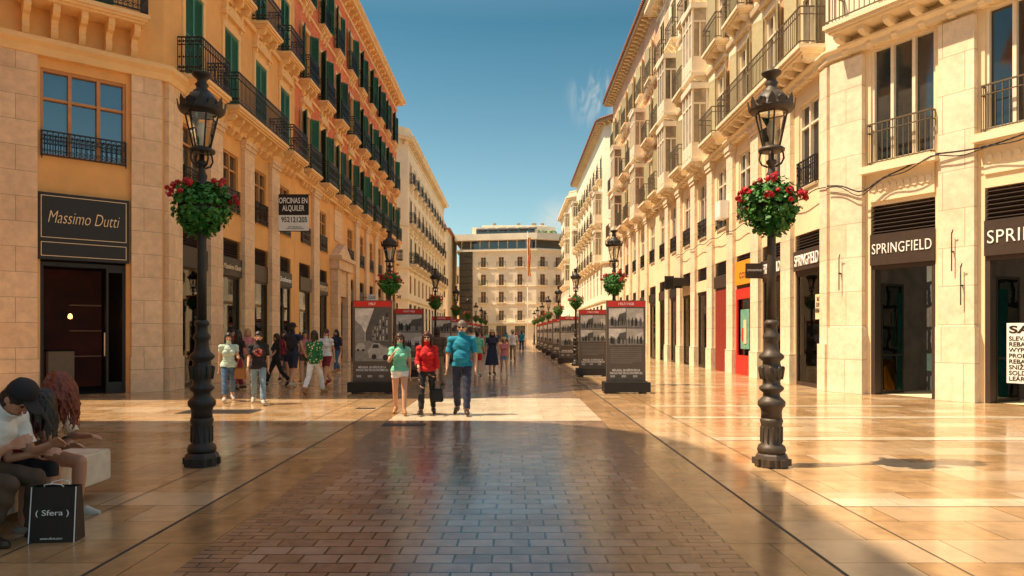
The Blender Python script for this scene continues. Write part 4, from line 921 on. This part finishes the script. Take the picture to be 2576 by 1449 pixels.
def person(x,y,yaw,h,pose,cl,label,vox=.012,z=0,name='person',group=None):
    k=h/1.73; g=pose.get
    W=T(x,y,z)@RZ(rad(yaw))@Matrix.Scale(k,4)
    lean=rad(g('lean',0)); sp=Vector((0,-math.sin(lean),math.cos(lean)))
    def dn(a,ab): 
        a=rad(a);ab=rad(ab); return Vector((math.sin(ab),-math.sin(a)*math.cos(ab),-math.cos(a)*math.cos(ab)))
    J={}
    J['pel']=Vector((0,0,0)); J['nb']=sp*.49
    sw=.185*cl.get('sh',1)
    for s,n in ((1,'L'),(-1,'R')):
        J['h'+n]=Vector((s*.09,0,-.02)); ha=g(n+'h',0); ka=g(n+'k',0); ab=g(n+'ab',2)*s
        J['k'+n]=J['h'+n]+dn(ha,ab)*.43; J['a'+n]=J['k'+n]+dn(ha-ka,ab*.3)*.41
        fp_=rad(g(n+'f',0)); J['t'+n]=J['a'+n]+Vector((s*.03,-.17*math.cos(fp_),-.045-.17*math.sin(fp_))); J['e'+n]=J['a'+n]+Vector((0,.035,-.045))
        J['s'+n]=sp*.445+Vector((s*sw,0,0)); sa=g(n+'s',0); ea=g(n+'e',15); aa=g(n+'a',8)*s
        J['l'+n]=J['s'+n]+dn(sa,aa)*.285; fd=dn(sa+ea,g(n+'x',2)*s); J['w'+n]=J['l'+n]+fd*.245; J['d'+n]=fd
    hz=g('hipz',None)
    off=-min(min(J[a+n].z-.033 for a in 'te' for n in 'LR'),9) if hz is None else hz/k
    for q in J:
        if q[0]!='d': J[q]=J[q]+Vector((0,0,off))
    hp=rad(g('head',0))+lean*.5; HM=T(*(J['nb']))@RZ(rad(g('hy',0)))@RX(hp)
    def H(v): return HM@Vector(v)
    TM=T(*J['pel'])@RX(lean)
    b=MB(); fem=cl.get('f',0)
    b.ell((0,.01,.0),(.165+.008*fem,.12,.13),TM); b.ell((0,0,.16),(.15-.022*fem,.108,.16),TM); b.ell((0,-.005,.33),(.168-.014*fem,.118,.17),TM); b.ell((0,.01,.42),(.15-.01*fem,.09,.07),TM)
    if cl.get('belly'): b.ell((0,-.05,.14),(.14,.11,.15),TM)
    if fem:
        for s in (-1,1): b.ell((s*.07,-.09,.31),(.06,.055,.06),TM)
    b.caps(J['nb']-sp*.03,H((0,-.005,.1)),.056-.006*fem,.05-.006*fem)
    b.ell((0,0,.19),(.076,.094,.112),HM); b.ell((0,-.035,.125),(.052,.055,.055),HM); b.caps(H((0,-.09,.185)),H((0,-.112,.155)),.009,.015,8); b.ell((0,-.082,.118),(.024,.014,.012),HM)
    b.ell((0,-.08,.212),(.05,.014,.012),HM)
    for s in (-1,1): b.ell((s*.078,.012,.175),(.012,.022,.032),HM)
    for s,n in ((1,'L'),(-1,'R')):
        b.caps(J['nb']-sp*.05+Vector((s*.03,.01,0)),J['s'+n],.062,.058); b.caps(J['s'+n],J['l'+n],.052-.007*fem,.04-.005*fem); b.caps(J['l'+n],J['w'+n],.041-.005*fem,.026)
        b.caps(J['h'+n],J['k'+n],.09,.056); m_=J['k'+n].lerp(J['a'+n],.3); b.caps(J['k'+n],m_,.056,.057); b.caps(m_,J['a'+n],.057,.036)
        b.caps(J['e'+n],J['a'+n].lerp(J['t'+n],.5)+Vector((0,0,-.01)),.034,.04); b.caps(J['a'+n],J['t'+n],.036,.03)
        d=J['d'+n]; w=J['w'+n]; sd=Vector((0,1,0)).cross(d); sd=(sd if sd.length>.2 else Vector((1,0,0))).normalized(); nrm=d.cross(sd).normalized()
        ax=nrm; th=sd*(-s)
        for f in range(4):
            o=(f-1.5)*.021; r0=w+d*.02+ax*o*.7; r1=w+d*.085+ax*o; b.caps(r0,r1,.015,.012,6); Lf=(.062,.075,.07,.055)[f]
            m1=r1+(d+ax*o*3+th*.25).normalized()*Lf*.55; m2=m1+(d+ax*o*2+th*.8).normalized()*Lf*.5; b.caps(r1,m1,.0095,.0088,6); b.caps(m1,m2,.0088,.0075,6)
        fr=nrm if nrm.y<0 else -nrm; b.caps(w+d*.025+fr*.02,w+d*.06+fr*.048,.014,.011,6); b.caps(w+d*.06+fr*.048,w+d*.095+fr*.055+th*.01,.011,.009,6)
    skin=SK[cl.get('skin','fair')]
    me=remesh(b,vox,skin,sm=2)
    n=len(me.vertices); P=np.empty(n*3); me.vertices.foreach_get('co',P); P=P.reshape(-1,3); Nn=np.empty(n*3); me.vertices.foreach_get('normal',Nn); Nn=Nn.reshape(-1,3)
    bones=[('sp',J['pel'],J['nb'],.14),('nk',H((0,0,.04)),H((0,0,.1)),.05),('hd',H((0,0,.14)),H((0,0,.22)),.085)]
    for q in 'LR': bones+=[('cl',J['nb']-sp*.05,J['s'+q],.06),('ua',J['s'+q],J['l'+q],.045),('fa',J['l'+q],J['w'+q],.034),('ha',J['w'+q]+J['d'+q]*.03,J['w'+q]+J['d'+q]*.15,.02),('th',J['h'+q],J['k'+q],.075),('sn',J['k'+q],J['a'+q],.05),('ft',J['e'+q],J['t'+q],.04)]
    D=[];Tt=[]
    for nm,a,c,r_ in bones:
        dd,tt=segd(P,a,c); D.append(dd-r_); Tt.append(tt)
    D=np.array(D);Tt=np.array(Tt); ix=D.argmin(0); bt=Tt[ix,np.arange(n)]; bn=np.array([q[0] for q in bones])[ix]
    st_=((P-np.array(J['pel']))@np.array(sp))/.49
    me.materials.append(M['g0']); me.materials.append(cloth('lips',(.4,.08,.06)))
    HI=np.array(HM.inverted()); hl=(np.c_[P,np.ones(n)]@HI.T)[:,:3]
    eye=(np.abs(np.abs(hl[:,0])-.03)<.012)&(np.abs(hl[:,2]-.19)<.008)&(hl[:,1]<-.05)&(bn=='hd'); lip=(np.abs(hl[:,0])<.022)&(np.abs(hl[:,2]-.118)<.01)&(hl[:,1]<-.06)&((bn=='hd')|(bn=='nk'))
    fv=[tuple(p.vertices) for p in me.polygons]
    mi=[1 if eye[list(f)].sum()>=2 else (2 if lip[list(f)].sum()>=2 else 0) for f in fv]; me.polygons.foreach_set('material_index',mi)
    e=place(name,None,None,W,label,'person' if name=='person' else 'mannequin',group)
    place('body',me,e,W)
    def garment(nm,mask,offs,mat,flare=None):
        idx=np.where(mask)[0]; 
        if len(idx)<10: return
        mp=-np.ones(n,int); mp[idx]=np.arange(len(idx)); fl=[tuple(mp[list(f)]) for f in fv if mask[list(f)].all()]
        o=offs if np.isscalar(offs) else offs[idx][:,None]
        co=P[idx]+Nn[idx]*o
        wr=(np.sin(P[idx][:,2]*55+P[idx][:,0]*30)+np.sin(P[idx][:,2]*31-P[idx][:,1]*47+P[idx][:,0]*21))*.003; co=co+Nn[idx]*wr[:,None]
        m=bpy.data.meshes.new(nm); m.from_pydata(co.tolist(),[],[tuple(int(i) for i in f) for f in fl]); m.materials.append(mat); m.polygons.foreach_set('use_smooth',[True]*len(fl)); m.update()
        o_=place(nm,m,e,W); sm_=o_.modifiers.new('thickness','SOLIDIFY'); sm_.thickness=.006; sm_.offset=-1
    tors=(bn=='sp')|(bn=='cl')|((bn=='nk')&(st_<1.0))|((bn=='th')&(st_>-.15)&(bt<.15))
    if cl.get('bot'):
        mat,ln=cl['bot']; msk=((st_<.2)&((bn=='sp')|(bn=='th')))&((bt<=ln)|(bn=='sp'))|((bn=='th')&(bt<=min(ln,1)))|((bn=='sn')&(bt<ln-1) if ln>1 else False)
        of=np.full(n,.012*cl.get('bloose',1)); of[(bn=='sn')]=.012+.014*bt[bn=='sn']*cl.get('bloose',1); garment(cl.get('bn','trousers'),msk,of,mat)
    if cl.get('top'):
        mat,sl,hem=cl['top']; msk=(tors&(st_>hem))|((bn=='ua')&(bt<=min(sl,1)) if sl>0 else (bn=='x'))|(((bn=='fa')&(bt<sl-1)) if sl>1 else (bn=='x'))
        of=np.full(n,.018); of[bn=='ua']=.012+.012*bt[bn=='ua']; of[st_<.25]=.026; garment(cl.get('tn','shirt'),msk,of,mat)
    if cl.get('shoe'): garment('shoes',(bn=='ft')|((bn=='sn')&(bt>.97)),.01,cl['shoe'])
    if cl.get('skirt'):
        mat,z1,wd=cl['skirt']; b=MB(); prof=[]; vs=[];fs=[]; N=28; ks=7; zt=J['pel'].z+.13
        for j in range(ks):
            t=j/(ks-1); rx=.16+(wd-.16)*t; ry=.13+(wd*.85-.13)*t
            for i in range(N):
                a=2*math.pi*i/N; f=1+.06*t*math.sin(a*7); vs.append((rx*f*math.cos(a),ry*f*math.sin(a),zt+(J['pel'].z-z1-zt)*t))
        for j in range(ks-1):
            for i in range(N): q=(i+1)%N; fs.append((j*N+i,j*N+q,(j+1)*N+q,(j+1)*N+i))
        b.add(vs,fs,0,True); place('skirt',b.mesh('skirt',[mat]),e,W)
    hr=cl.get('hair')
    if hr:
        c,ty=hr; b=MB(); b.ell((0,.012,.224),(.09,.106,.106),HM); b.ell((0,.04,.17),(.085,.075,.1),HM)
        if ty=='long':
            for s in (-.055,-.02,.02,.055): b.caps(H((s,.06,.17)),H((s*1.4,.075,-.06)),.045,.026,8)
            for s in (-1,1): b.caps(H((s*.08,-.015,.23)),H((s*.098,-.03,.1)),.026,.026,8); b.caps(H((s*.098,-.03,.1)),H((s*.1,-.05,-.06)),.026,.02,8)
        if ty=='bob':
            for s in (-1,1): b.caps(H((s*.076,-.005,.22)),H((s*.085,-.01,.08)),.028,.025,8)
            b.caps(H((0,.06,.17)),H((0,.06,.06)),.07,.05,8)
        if ty=='pony': b.caps(H((0,.1,.24)),H((0,.14,.02)),.035,.018,8)
        if ty in('curly','loose'):
            rr=random.Random(5); hc=H((0,.02,.2)); nn=240 if ty=='curly' else 150
            for i in range(nn):
                a=rr.uniform(0,6.28); el=rr.uniform(-.2,1.0); q=math.cos(el)
                ld=Vector((.095*q*math.cos(a),.105*q*math.sin(a)+.015,.22+.1*math.sin(el)))
                if math.sin(a)<-.5 and el<.5: continue
                p0=H(ld); ou=(p0-hc); ou.z=0; ou=ou.normalized() if ou.length>.001 else Vector((1,0,0)); Lh=rr.uniform(.12,.38); stp=4; pp=p0
                for k2 in range(stp):
                    amp=.02 if ty=='curly' else .008
                    nx=p0+ou*((.045 if ty=='curly' else .02)*(1-(1-(k2+1)/stp)**2))+Vector((rr.uniform(-amp,amp),rr.uniform(-amp,amp),-Lh*(k2+1)/stp))
                    b.caps(pp,nx,.013-.002*k2,.011-.002*k2,6,0,2); pp=nx
        place('hair',remesh(b,max(vox*.8,.006) if vox<.009 else max(vox*.8,.008),hair_c[c],.004,1,'hair'),e,W)
    ht=cl.get('hat')
    if ht:
        mat,ty=ht; b=MB(); b.M=HM@T(0,.01,.235)
        if ty=='cap':
            b.lathe([(.104,-.01),(.104,.03),(.09,.078),(.055,.104),(.01,.112)],16); b.M=HM@T(0,-.1,.24)@RX(rad(8)); b.ell((0,-.02,0),(.075,.09,.008))
        else:
            b.lathe([(.17,-.01),(.165,.0),(.104,.01),(.1,.07),(.085,.1),(.01,.108)],20)
        place('hat',b.fix('hat',[mat]),e,W)
    if cl.get('glasses'):
        b=MB(); b.M=HM
        for s in (-1,1): b.ell((s*.034,-.098,.192),(.026,.006,.019)); b.box(s*.06-.002,s*.06+.002,-.095,.0,.196,.202); b.box(s*.078-.002,s*.078+.002,-.06,.01,.194,.2)
        b.box(-.012,.012,-.104,-.1,.194,.2); place('sunglasses',b.mesh('sunglasses',['black']),e,W)
    return {q:W@J[q] for q in J}
c_black=cloth('black_cloth',(.018,.016,.018)); c_navy=cloth('navy_cloth',(.03,.035,.07)); c_jean=cloth('blue_denim',(.08,.15,.27)); c_ljean=cloth('light_denim',(.22,.33,.42)); c_white=cloth('white_cloth',(.88,.87,.84)); c_teal=cloth('mint_cloth',(.2,.62,.42)); c_red=cloth('red_cloth',(.68,.012,.012)); c_blue=cloth('turquoise_cloth',(.01,.27,.4)); c_mint=cloth('pale_mint_cloth',(.55,.7,.58)); c_pink=cloth('pink_cloth',(.65,.22,.22)); c_khaki=cloth('khaki_cloth',(.35,.25,.14)); c_brown=cloth('brown_cloth',(.1,.06,.035)); c_burg=cloth('burgundy_cloth',(.25,.02,.035)); c_green=cloth('green_floral_cloth',(.015,.17,.06),mode='flower'); c_arc=cloth('cream_patterned_cloth',(.85,.78,.64),mode='arcs'); c_prt=cloth('black_printed_tee',(.016,.014,.015),mode='print'); c_leath=cloth('dark_leather',(.05,.025,.015),rough=.4); c_tanl=cloth('tan_leather',(.4,.18,.06),rough=.45); c_wshoe=cloth('pale_shoes',(.55,.5,.42)); c_purple=cloth('purple_cloth',(.16,.015,.1)); c_straw=cloth('straw',(.6,.42,.2))
walkA=dict(Lh=24,Lk=6,Rh=-18,Rk=24,Rf=35,Ls=-20,Le=15,Rs=20,Re=25)
walkB=dict(Rh=24,Rk=6,Lh=-18,Lk=24,Lf=35,Rs=-20,Re=15,Ls=20,Le=25)
slowA=dict(Lh=15,Lk=4,Rh=-10,Rk=18,Rf=22,Ls=-12,Le=18,Rs=14,Re=22); slowB=dict(Rh=15,Rk=4,Lh=-10,Lk=18,Lf=22,Rs=-12,Re=18,Ls=14,Le=22)
def U(a,**k): d=dict(a); d.update(k); return d
PY=lambda px,Y:(px-1290)/1789*Y
def handbag(p,mat,lab,w=.26,h=.26,drop=.2,yaw=0):
    W=T(p.x,p.y,p.z-.09)@RZ(rad(yaw)); b=MB(); D=.055
    b.add([(-w/2,-D,-drop-h),(w/2,-D,-drop-h),(w/2,D,-drop-h),(-w/2,D,-drop-h),(-w/2*.8,-D*.6,-drop),(w/2*.8,-D*.6,-drop),(w/2*.8,D*.6,-drop),(-w/2*.8,D*.6,-drop)],[(0,3,2,1),(4,5,6,7),(0,1,5,4),(1,2,6,5),(2,3,7,6),(3,0,4,7)])
    me=b.mesh('handbag_body',[mat]); bb=bmesh.new(); bb.from_mesh(me); bmesh.ops.bevel(bb,geom=bb.edges[:],offset=.02,segments=2,affect='EDGES'); bb.to_mesh(me); bb.free()
    e=place('handbag',me,None,W,lab,'handbag'); b=MB()
    for s in (-1,1):
        pts=[(-w*.3,s*D*.5,-drop)]+[(-w*.3+w*.6*i/8,s*D*.3*(1-math.sin(math.pi*i/8)),-drop+drop*math.sin(math.pi*i/8)) for i in range(1,8)]+[(w*.3,s*D*.5,-drop)]
        for a,c in zip(pts,pts[1:]): b.tube(a,c,.007,n=5)
    place('handle',b.mesh('bag_handle',[mat]),e,W)
# trio
person(-2.2,13.95,4,1.58,U(slowA,Rs=35,Re=105,Rx=-28,Ra=10,head=3),dict(f=1,sh=.88,top=(c_teal,.6,-.02),bot=(c_white,.3),bn='shorts',shoe=c_tanl,hair=('brown','long'),glasses=1,tn='tshirt'),'person in mint t-shirt and white shorts, hand raised to mouth',.008)
j=person(-1.66,13.9,2,1.61,U(slowB,Ls=-2,Le=10,Rs=12,Re=50,Rx=-12),dict(f=1,sh=.86,top=(c_red,1.6,-.05),bot=(c_black,1.95),bloose=.4,shoe=c_leath,hair=('auburn','long'),glasses=1,tn='blouse'),'person in red blouse and black trousers carrying a black handbag',.008)
handbag(j['wL'],c_black,'black leather handbag held by its handles')
person(-.98,13.9,-2,1.82,U(slowA,Ls=4,Le=14,Rs=4,Re=18,La=12,Ra=12),dict(sh=1.05,belly=1,top=(c_blue,.85,-.08),bot=(c_navy,1.95),bloose=1.1,shoe=c_leath,hair=('grey','short'),glasses=1,tn='polo_shirt'),'person in turquoise polo shirt and navy trousers with sunglasses walking',.008)
# left group
j=person(PY(577,16.6),16.6,25,1.62,U(walkB,Ls=25,Le=70),dict(f=1,sh=.9,top=(c_mint,.5,-.1),bot=(c_jean,1.8),bloose=.6,shoe=c_wshoe,hair=('dark','bob')),'person in pale top and jeans with a tan shoulder bag',.009)
handbag(j['lL']+Vector((.05,.02,.1)),c_tanl,'tan leather shoulder bag hanging from an arm',.3,.26,.25)
person(PY(652,16.0),16.0,18,1.65,walkA,dict(f=1,sh=.92,top=(c_prt,.75,-.15),bot=(c_ljean,1.95),bloose=.6,shoe=c_wshoe,hair=('dark','pony')),'person in black printed t-shirt and light blue jeans striding',.009)
person(PY(602,20),20,150,1.66,slowA,dict(f=1,sh=.9,top=(c_black,.6,-.1),bot=(c_burg,1.9),shoe=c_leath,hair=('dark','long'),skin='tan'),'person in dark clothes with long black hair seen from behind')
person(PY(625,22),22,20,1.72,slowB,dict(f=1,sh=.9,top=(c_pink,.3,-.1),bot=(c_khaki,1.0),shoe=c_tanl,hair=('blond','bob')),'person in pink top with blond hair')
person(PY(586,23.5),23.5,60,1.7,slowA,dict(sh=1,top=(c_red,.7,-.1),bot=(c_jean,1.9),shoe=c_wshoe,hair=('dark','short')),'person in red t-shirt and jeans beside the shop window')
person(PY(697,21.5),21.5,-60,1.6,walkB,dict(f=1,sh=.92,top=(c_black,.7,-.1),bot=(c_black,1.9),shoe=c_black,hair=('dark','bob'),skin='tan'),'person in black t-shirt and leggings')
person(PY(716,24),24,15,1.66,slowB,dict(f=1,sh=.92,top=(c_burg,.7,-.1),bot=(c_navy,.6),bn='shorts',shoe=c_black,hair=('brown','long')),'person in burgundy top and navy shorts')
j=person(PY(738,21.0),21.0,165,1.86,U(slowA,Ls=20,Le=60),dict(sh=1.08,top=(c_navy,.4,-.1),bot=(c_navy,.95),bn='shorts',shoe=c_wshoe,hair=('dark','short'),hat=(c_black,'cap')),'person in cap and dark shorts seen from behind with backpack')
b=MB(); b.ell((0,0,0),(.17,.1,.25)); b.ell((0,.07,-.08),(.12,.06,.13))
place('backpack',b.mesh('backpack',[c_black]),None,T(j['nb'].x+.02,j['nb'].y-.2,j['nb'].z-.22)@RZ(2.9),'black rounded backpack worn on a back','backpack')
person(PY(770,23),23,10,1.66,slowB,dict(f=1,sh=.9,top=(c_pink,.2,0),bot=(c_brown,.5),bn='skirt_shorts',shoe=c_tanl,hair=('brown','long')),'person in light summer clothes standing in the group')
person(PY(793,18.4),18.4,172,1.68,walkB,dict(f=1,sh=.95,top=(c_green,1.7,-.15),bot=(c_white,1.9),shoe=c_tanl,hair=('dark','bob')),'person in green floral jacket and white trousers walking away',.01)
person(PY(822,21.7),21.7,-15,1.74,walkA,dict(f=1,sh=.92,top=(c_white,.5,-.05),bot=(c_burg,.8),bn='shorts',shoe=c_burg,hair=('brown','pony'),glasses=1),'person in white and burgundy sportswear with sunglasses')
person(PY(848,28.5),28.5,-30,1.72,slowA,dict(f=1,sh=.92,top=(c_navy,1,-.1),bot=(c_jean,1.9),shoe=c_tanl,hair=('dark','long')),'person with long dark hair in navy top and jeans')
# centre
person(PY(1103,21),21,178,1.76,slowB,dict(sh=1.05,top=(c_brown,.8,-.1),bot=(c_khaki,1.9),shoe=c_leath,hair=('dark','short'),skin='tan'),'person in brown shirt walking away')
person(PY(1203,26.7),26.7,175,1.66,slowA,dict(top=(c_teal,.8,-.15),bot=(c_red,.8),bn='shorts',shoe=c_wshoe,hair=('dark','short')),'person in green t-shirt and red shorts')
person(PY(1240,27),27,10,1.7,slowB,dict(f=1,top=(c_navy,.5,-.1),skirt=(c_navy,.55,.27),shoe=c_leath,hair=('brown','long'),hat=(c_straw,'brim')),'person in navy dress and straw hat')
person(PY(1270,26.6),26.6,5,1.42,slowA,dict(f=1,sh=.85,top=(c_pink,.5,-.1),bot=(c_ljean,.5),bn='shorts',shoe=c_wshoe,hair=('brown','bob'),hat=(c_straw,'brim')),'child in pink top and sun hat')
person(PY(1292,41),41,178,1.8,walkA,dict(sh=1.05,top=(c_white,.8,-.1),bot=(c_khaki,1.95),shoe=c_leath,hair=('grey','short'),hat=(c_straw,'brim')),'person in white shirt, khaki trousers and hat walking away')
person(PY(1314,60),60,175,1.76,slowB,dict(top=(c_blue,.8,-.1),bot=(c_navy,1.9),shoe=c_leath,hair=('dark','short')),'person in blue shirt in the distance')
rr=random.Random(9); tops=[c_white,c_pink,c_teal,c_navy,c_red,c_brown,c_blue]
for i,(px,Y) in enumerate(((1190,45),(1215,52),(1226,58),(1252,64),(1300,75),(1238,80),(1277,85),(1320,68),(1205,70),(1170,48))):
    person(PY(px,Y),Y,rr.choice((0,180,170,10)),rr.uniform(1.6,1.8),rr.choice((slowA,slowB,walkA)),dict(f=i%2,top=(tops[i%7],.8,-.1),bot=((c_navy,c_khaki,c_jean)[i%3],1.9 if i%2 else .9),shoe=c_leath,hair=(('dark','brown')[i%2],'bob' if i%2 else 'short')),('person in %s strolling far down the street'%('light clothes' if i%2 else 'summer clothes')),.02,group='strollers far down the street')
# seated people
sit=dict(Lh=84,Lk=82,Rh=80,Rk=76,lean=34,head=26,hipz=.53,Lab=6,Rab=4)
person(-4.2,5.5,84,1.8,U(sit,lean=32,head=30,Ls=15,Le=95,Rs=8,Re=112,Lx=-14,Rx=-12,Lk=88,Rk=108,Rh=84),dict(top=(c_white,.75,-.05),bot=(c_brown,1.9),shoe=c_leath,hair=('dark','short'),hat=(c_black,'cap'),skin='tan'),'person in white t-shirt and dark cap hunched over on the bench',.008)
person(-4.3,5.88,86,1.66,U(sit,lean=36,head=32,Ls=20,Le=80,Rs=15,Re=85,Lx=-14,Rx=-14,hipz=.52,Lk=90,Rk=86),dict(f=1,top=(c_burg,.4,-.05),bot=(c_black,1.0),shoe=c_wshoe,hair=('dark','loose'),skin='tan'),'person with long black hair bent over a phone on the bench',.008)
j=person(-4.28,6.26,76,1.78,U(sit,lean=24,head=34,Ls=15,Le=80,Rs=10,Re=85,Lx=-14,Rx=-14,hipz=.53,Rk=84,Lk=90),dict(f=1,top=(c_arc,.9,-.1),bot=(c_purple,.35),bn='shorts',shoe=c_wshoe,hair=('red','curly'),skin='tan'),'person with curly red hair in patterned blouse sitting on bench',.008)
b=MB(); b.box(-.035,.035,-.075,.075,0,.008); place('phone',b.mesh('phone',['black']),None,T(*(j['wR']+(j['wR']-j['lR']).normalized()*.12+Vector((.0,0,.03))))@RY(-.5),'dark mobile phone held in a hand','phone')
b=MB(); b.lathe([(.03,0),(.042,.12),(.043,.125),(.005,.13)],14); e=place('paper_cup',b.fix('cup',['letter']),None,T(-4.06,5.15,.451),'white paper drink cup with straw on the bench','cup'); b=MB(); b.tube((0,0,.12),(.015,0,.22),.004,n=6); place('straw',b.mesh('straw',['letter']),e,T(-4.06,5.15,.451))
MS=MxR@T(csR[7],0,0)
W=MS@T(-.05,.45,.13); person(W.translation.x,W.translation.y,-70,1.8,dict(Ls=10,Le=30,Rs=-5,Re=10),dict(f=1,skin='mann',top=(c_red,.3,-.1),bot=(c_white,.5),bn='shorts'),'white shop window mannequin in red top and white shorts',.012,z=.13,name='mannequin')
b=MB(); b.box(-.2,.2,.02,.035,0,.72); q=R1.part('sale_notice',b.mesh('notice',['cream']),MS@T(.62,0,2.0)); R1.part('lettering',text('SALE\nSLEVA\nREBAJAS',.2,'black',.002,w=.34,h=.5,off=.003),MS@T(.62,.015,2.4),q)
b=MB(); b.box(-.45,.45,-.02,.02,.5,1.82); q=R1.part('sale_notice',b.mesh('notice',['paper']),MR@T(4.78,-.05,0)); R1.part('lettering',text('SALE',.2,'black',.002,w=.8,h=.17,off=.006,align='LEFT'),MR@T(4.78,-.075,1.68),q); R1.part('lettering',text('SLEVA\nREBAJAS\nWYPRZEDAŻ\nPROMO\nREBAIXES\nSNIŽENJE\nSOLDES\nLEÁRAZÁS',.17,'black',.002,w=.82,h=.98,off=.003,align='LEFT'),MR@T(4.78,-.075,1.04),q)

# ------------------------------------------------------------ world, sun, camera
w=bpy.data.worlds.new('World'); scene.world=w; w.use_nodes=True; nt=w.node_tree; L=nt.links.new; bg=nt.nodes['Background']
sky=_n(nt,'ShaderNodeTexSky'); sky.sky_type='NISHITA'; sky.sun_disc=False; EL=61; sky.sun_elevation=rad(EL); sky.sun_rotation=rad(-88); sky.air_density=1.0; sky.dust_density=.8; sky.ozone_density=2.5
tc=_n(nt,'ShaderNodeTexCoord')
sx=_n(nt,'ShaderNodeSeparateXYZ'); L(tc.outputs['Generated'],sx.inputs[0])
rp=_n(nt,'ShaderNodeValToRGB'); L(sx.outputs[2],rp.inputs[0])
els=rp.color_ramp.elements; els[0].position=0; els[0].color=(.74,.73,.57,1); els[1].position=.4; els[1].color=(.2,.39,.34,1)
q_=els.new(.2); q_.color=(.48,.58,.47,1); q_=els.new(.68); q_.color=(1.0,.84,.6,1)  # overhead sky above the view tinted warm as added fill light
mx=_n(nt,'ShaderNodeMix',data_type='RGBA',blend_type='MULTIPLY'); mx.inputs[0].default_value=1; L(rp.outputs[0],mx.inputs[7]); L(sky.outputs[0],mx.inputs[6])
rs=_n(nt,'ShaderNodeMapRange'); rs.inputs[1].default_value=.42; rs.inputs[2].default_value=.68; rs.inputs[3].default_value=1.8; rs.inputs[4].default_value=2.2; L(sx.outputs[2],rs.inputs[0])  # added fill: sky brightened further towards the zenith
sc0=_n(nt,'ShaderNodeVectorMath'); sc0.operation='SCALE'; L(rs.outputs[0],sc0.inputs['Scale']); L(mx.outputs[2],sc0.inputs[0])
def blob(d,r0,sc,th):
    ds=_n(nt,'ShaderNodeVectorMath'); ds.operation='DISTANCE'; v=Vector(d).normalized(); ds.inputs[1].default_value=v; L(tc.outputs['Generated'],ds.inputs[0])
    m1=_n(nt,'ShaderNodeMapRange'); m1.inputs[1].default_value=r0; m1.inputs[2].default_value=0; m1.interpolation_type='SMOOTHSTEP'; L(ds.outputs['Value'],m1.inputs[0])
    mp=_n(nt,'ShaderNodeMapping'); mp.inputs['Rotation'].default_value=(0,rad(35),0); mp.inputs['Scale'].default_value=sc; L(tc.outputs['Generated'],mp.inputs[0])
    nz=_n(nt,'ShaderNodeTexNoise'); nz.inputs['Scale'].default_value=1; nz.inputs['Detail'].default_value=7; nz.inputs['Distortion'].default_value=1.2; L(mp.outputs[0],nz.inputs[0])
    m2=_n(nt,'ShaderNodeMapRange'); m2.inputs[1].default_value=th; m2.inputs[2].default_value=th+.25; L(nz.outputs['Fac'],m2.inputs[0])
    mu=_n(nt,'ShaderNodeMath'); mu.operation='MULTIPLY'; L(m1.outputs[0],mu.inputs[0]); L(m2.outputs[0],mu.inputs[1]); return mu.outputs[0]
a1=blob((215,1789,590),.05,(60,20,22),.42); a2=blob((115,1789,278),.045,(50,50,70),.25)
ad=_n(nt,'ShaderNodeMath'); ad.operation='ADD'; ad.use_clamp=True; L(a1,ad.inputs[0]); L(a2,ad.inputs[1])
sc_=_n(nt,'ShaderNodeMath'); sc_.operation='MULTIPLY'; sc_.inputs[1].default_value=.6; L(ad.outputs[0],sc_.inputs[0])
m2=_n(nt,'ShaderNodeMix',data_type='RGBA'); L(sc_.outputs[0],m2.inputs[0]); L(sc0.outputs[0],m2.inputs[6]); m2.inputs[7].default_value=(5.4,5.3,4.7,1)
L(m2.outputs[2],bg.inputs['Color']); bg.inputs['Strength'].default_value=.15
sl=bpy.data.lights.new('sun','SUN'); sl.energy=5; sl.angle=rad(.53); sl.color=(1.5,1.2,.83); so=bpy.data.objects.new('sun',sl); COL.objects.link(so)
d=Vector((math.cos(rad(EL)),.1*math.cos(rad(EL)),-math.sin(rad(EL)))); so.rotation_euler=d.to_track_quat('-Z','Y').to_euler(); so.location=(-20,0,40)
cam=bpy.data.cameras.new('camera'); cam.lens=25; cam.sensor_width=36; cam.shift_y=.044; cam.clip_end=2000; co=bpy.data.objects.new('camera',cam); COL.objects.link(co); co.location=(0,0,1.6); co.rotation_euler=(rad(90),0,0); scene.camera=co
scene.view_settings.view_transform='Standard'; scene.view_settings.look='None'; scene.view_settings.exposure=0
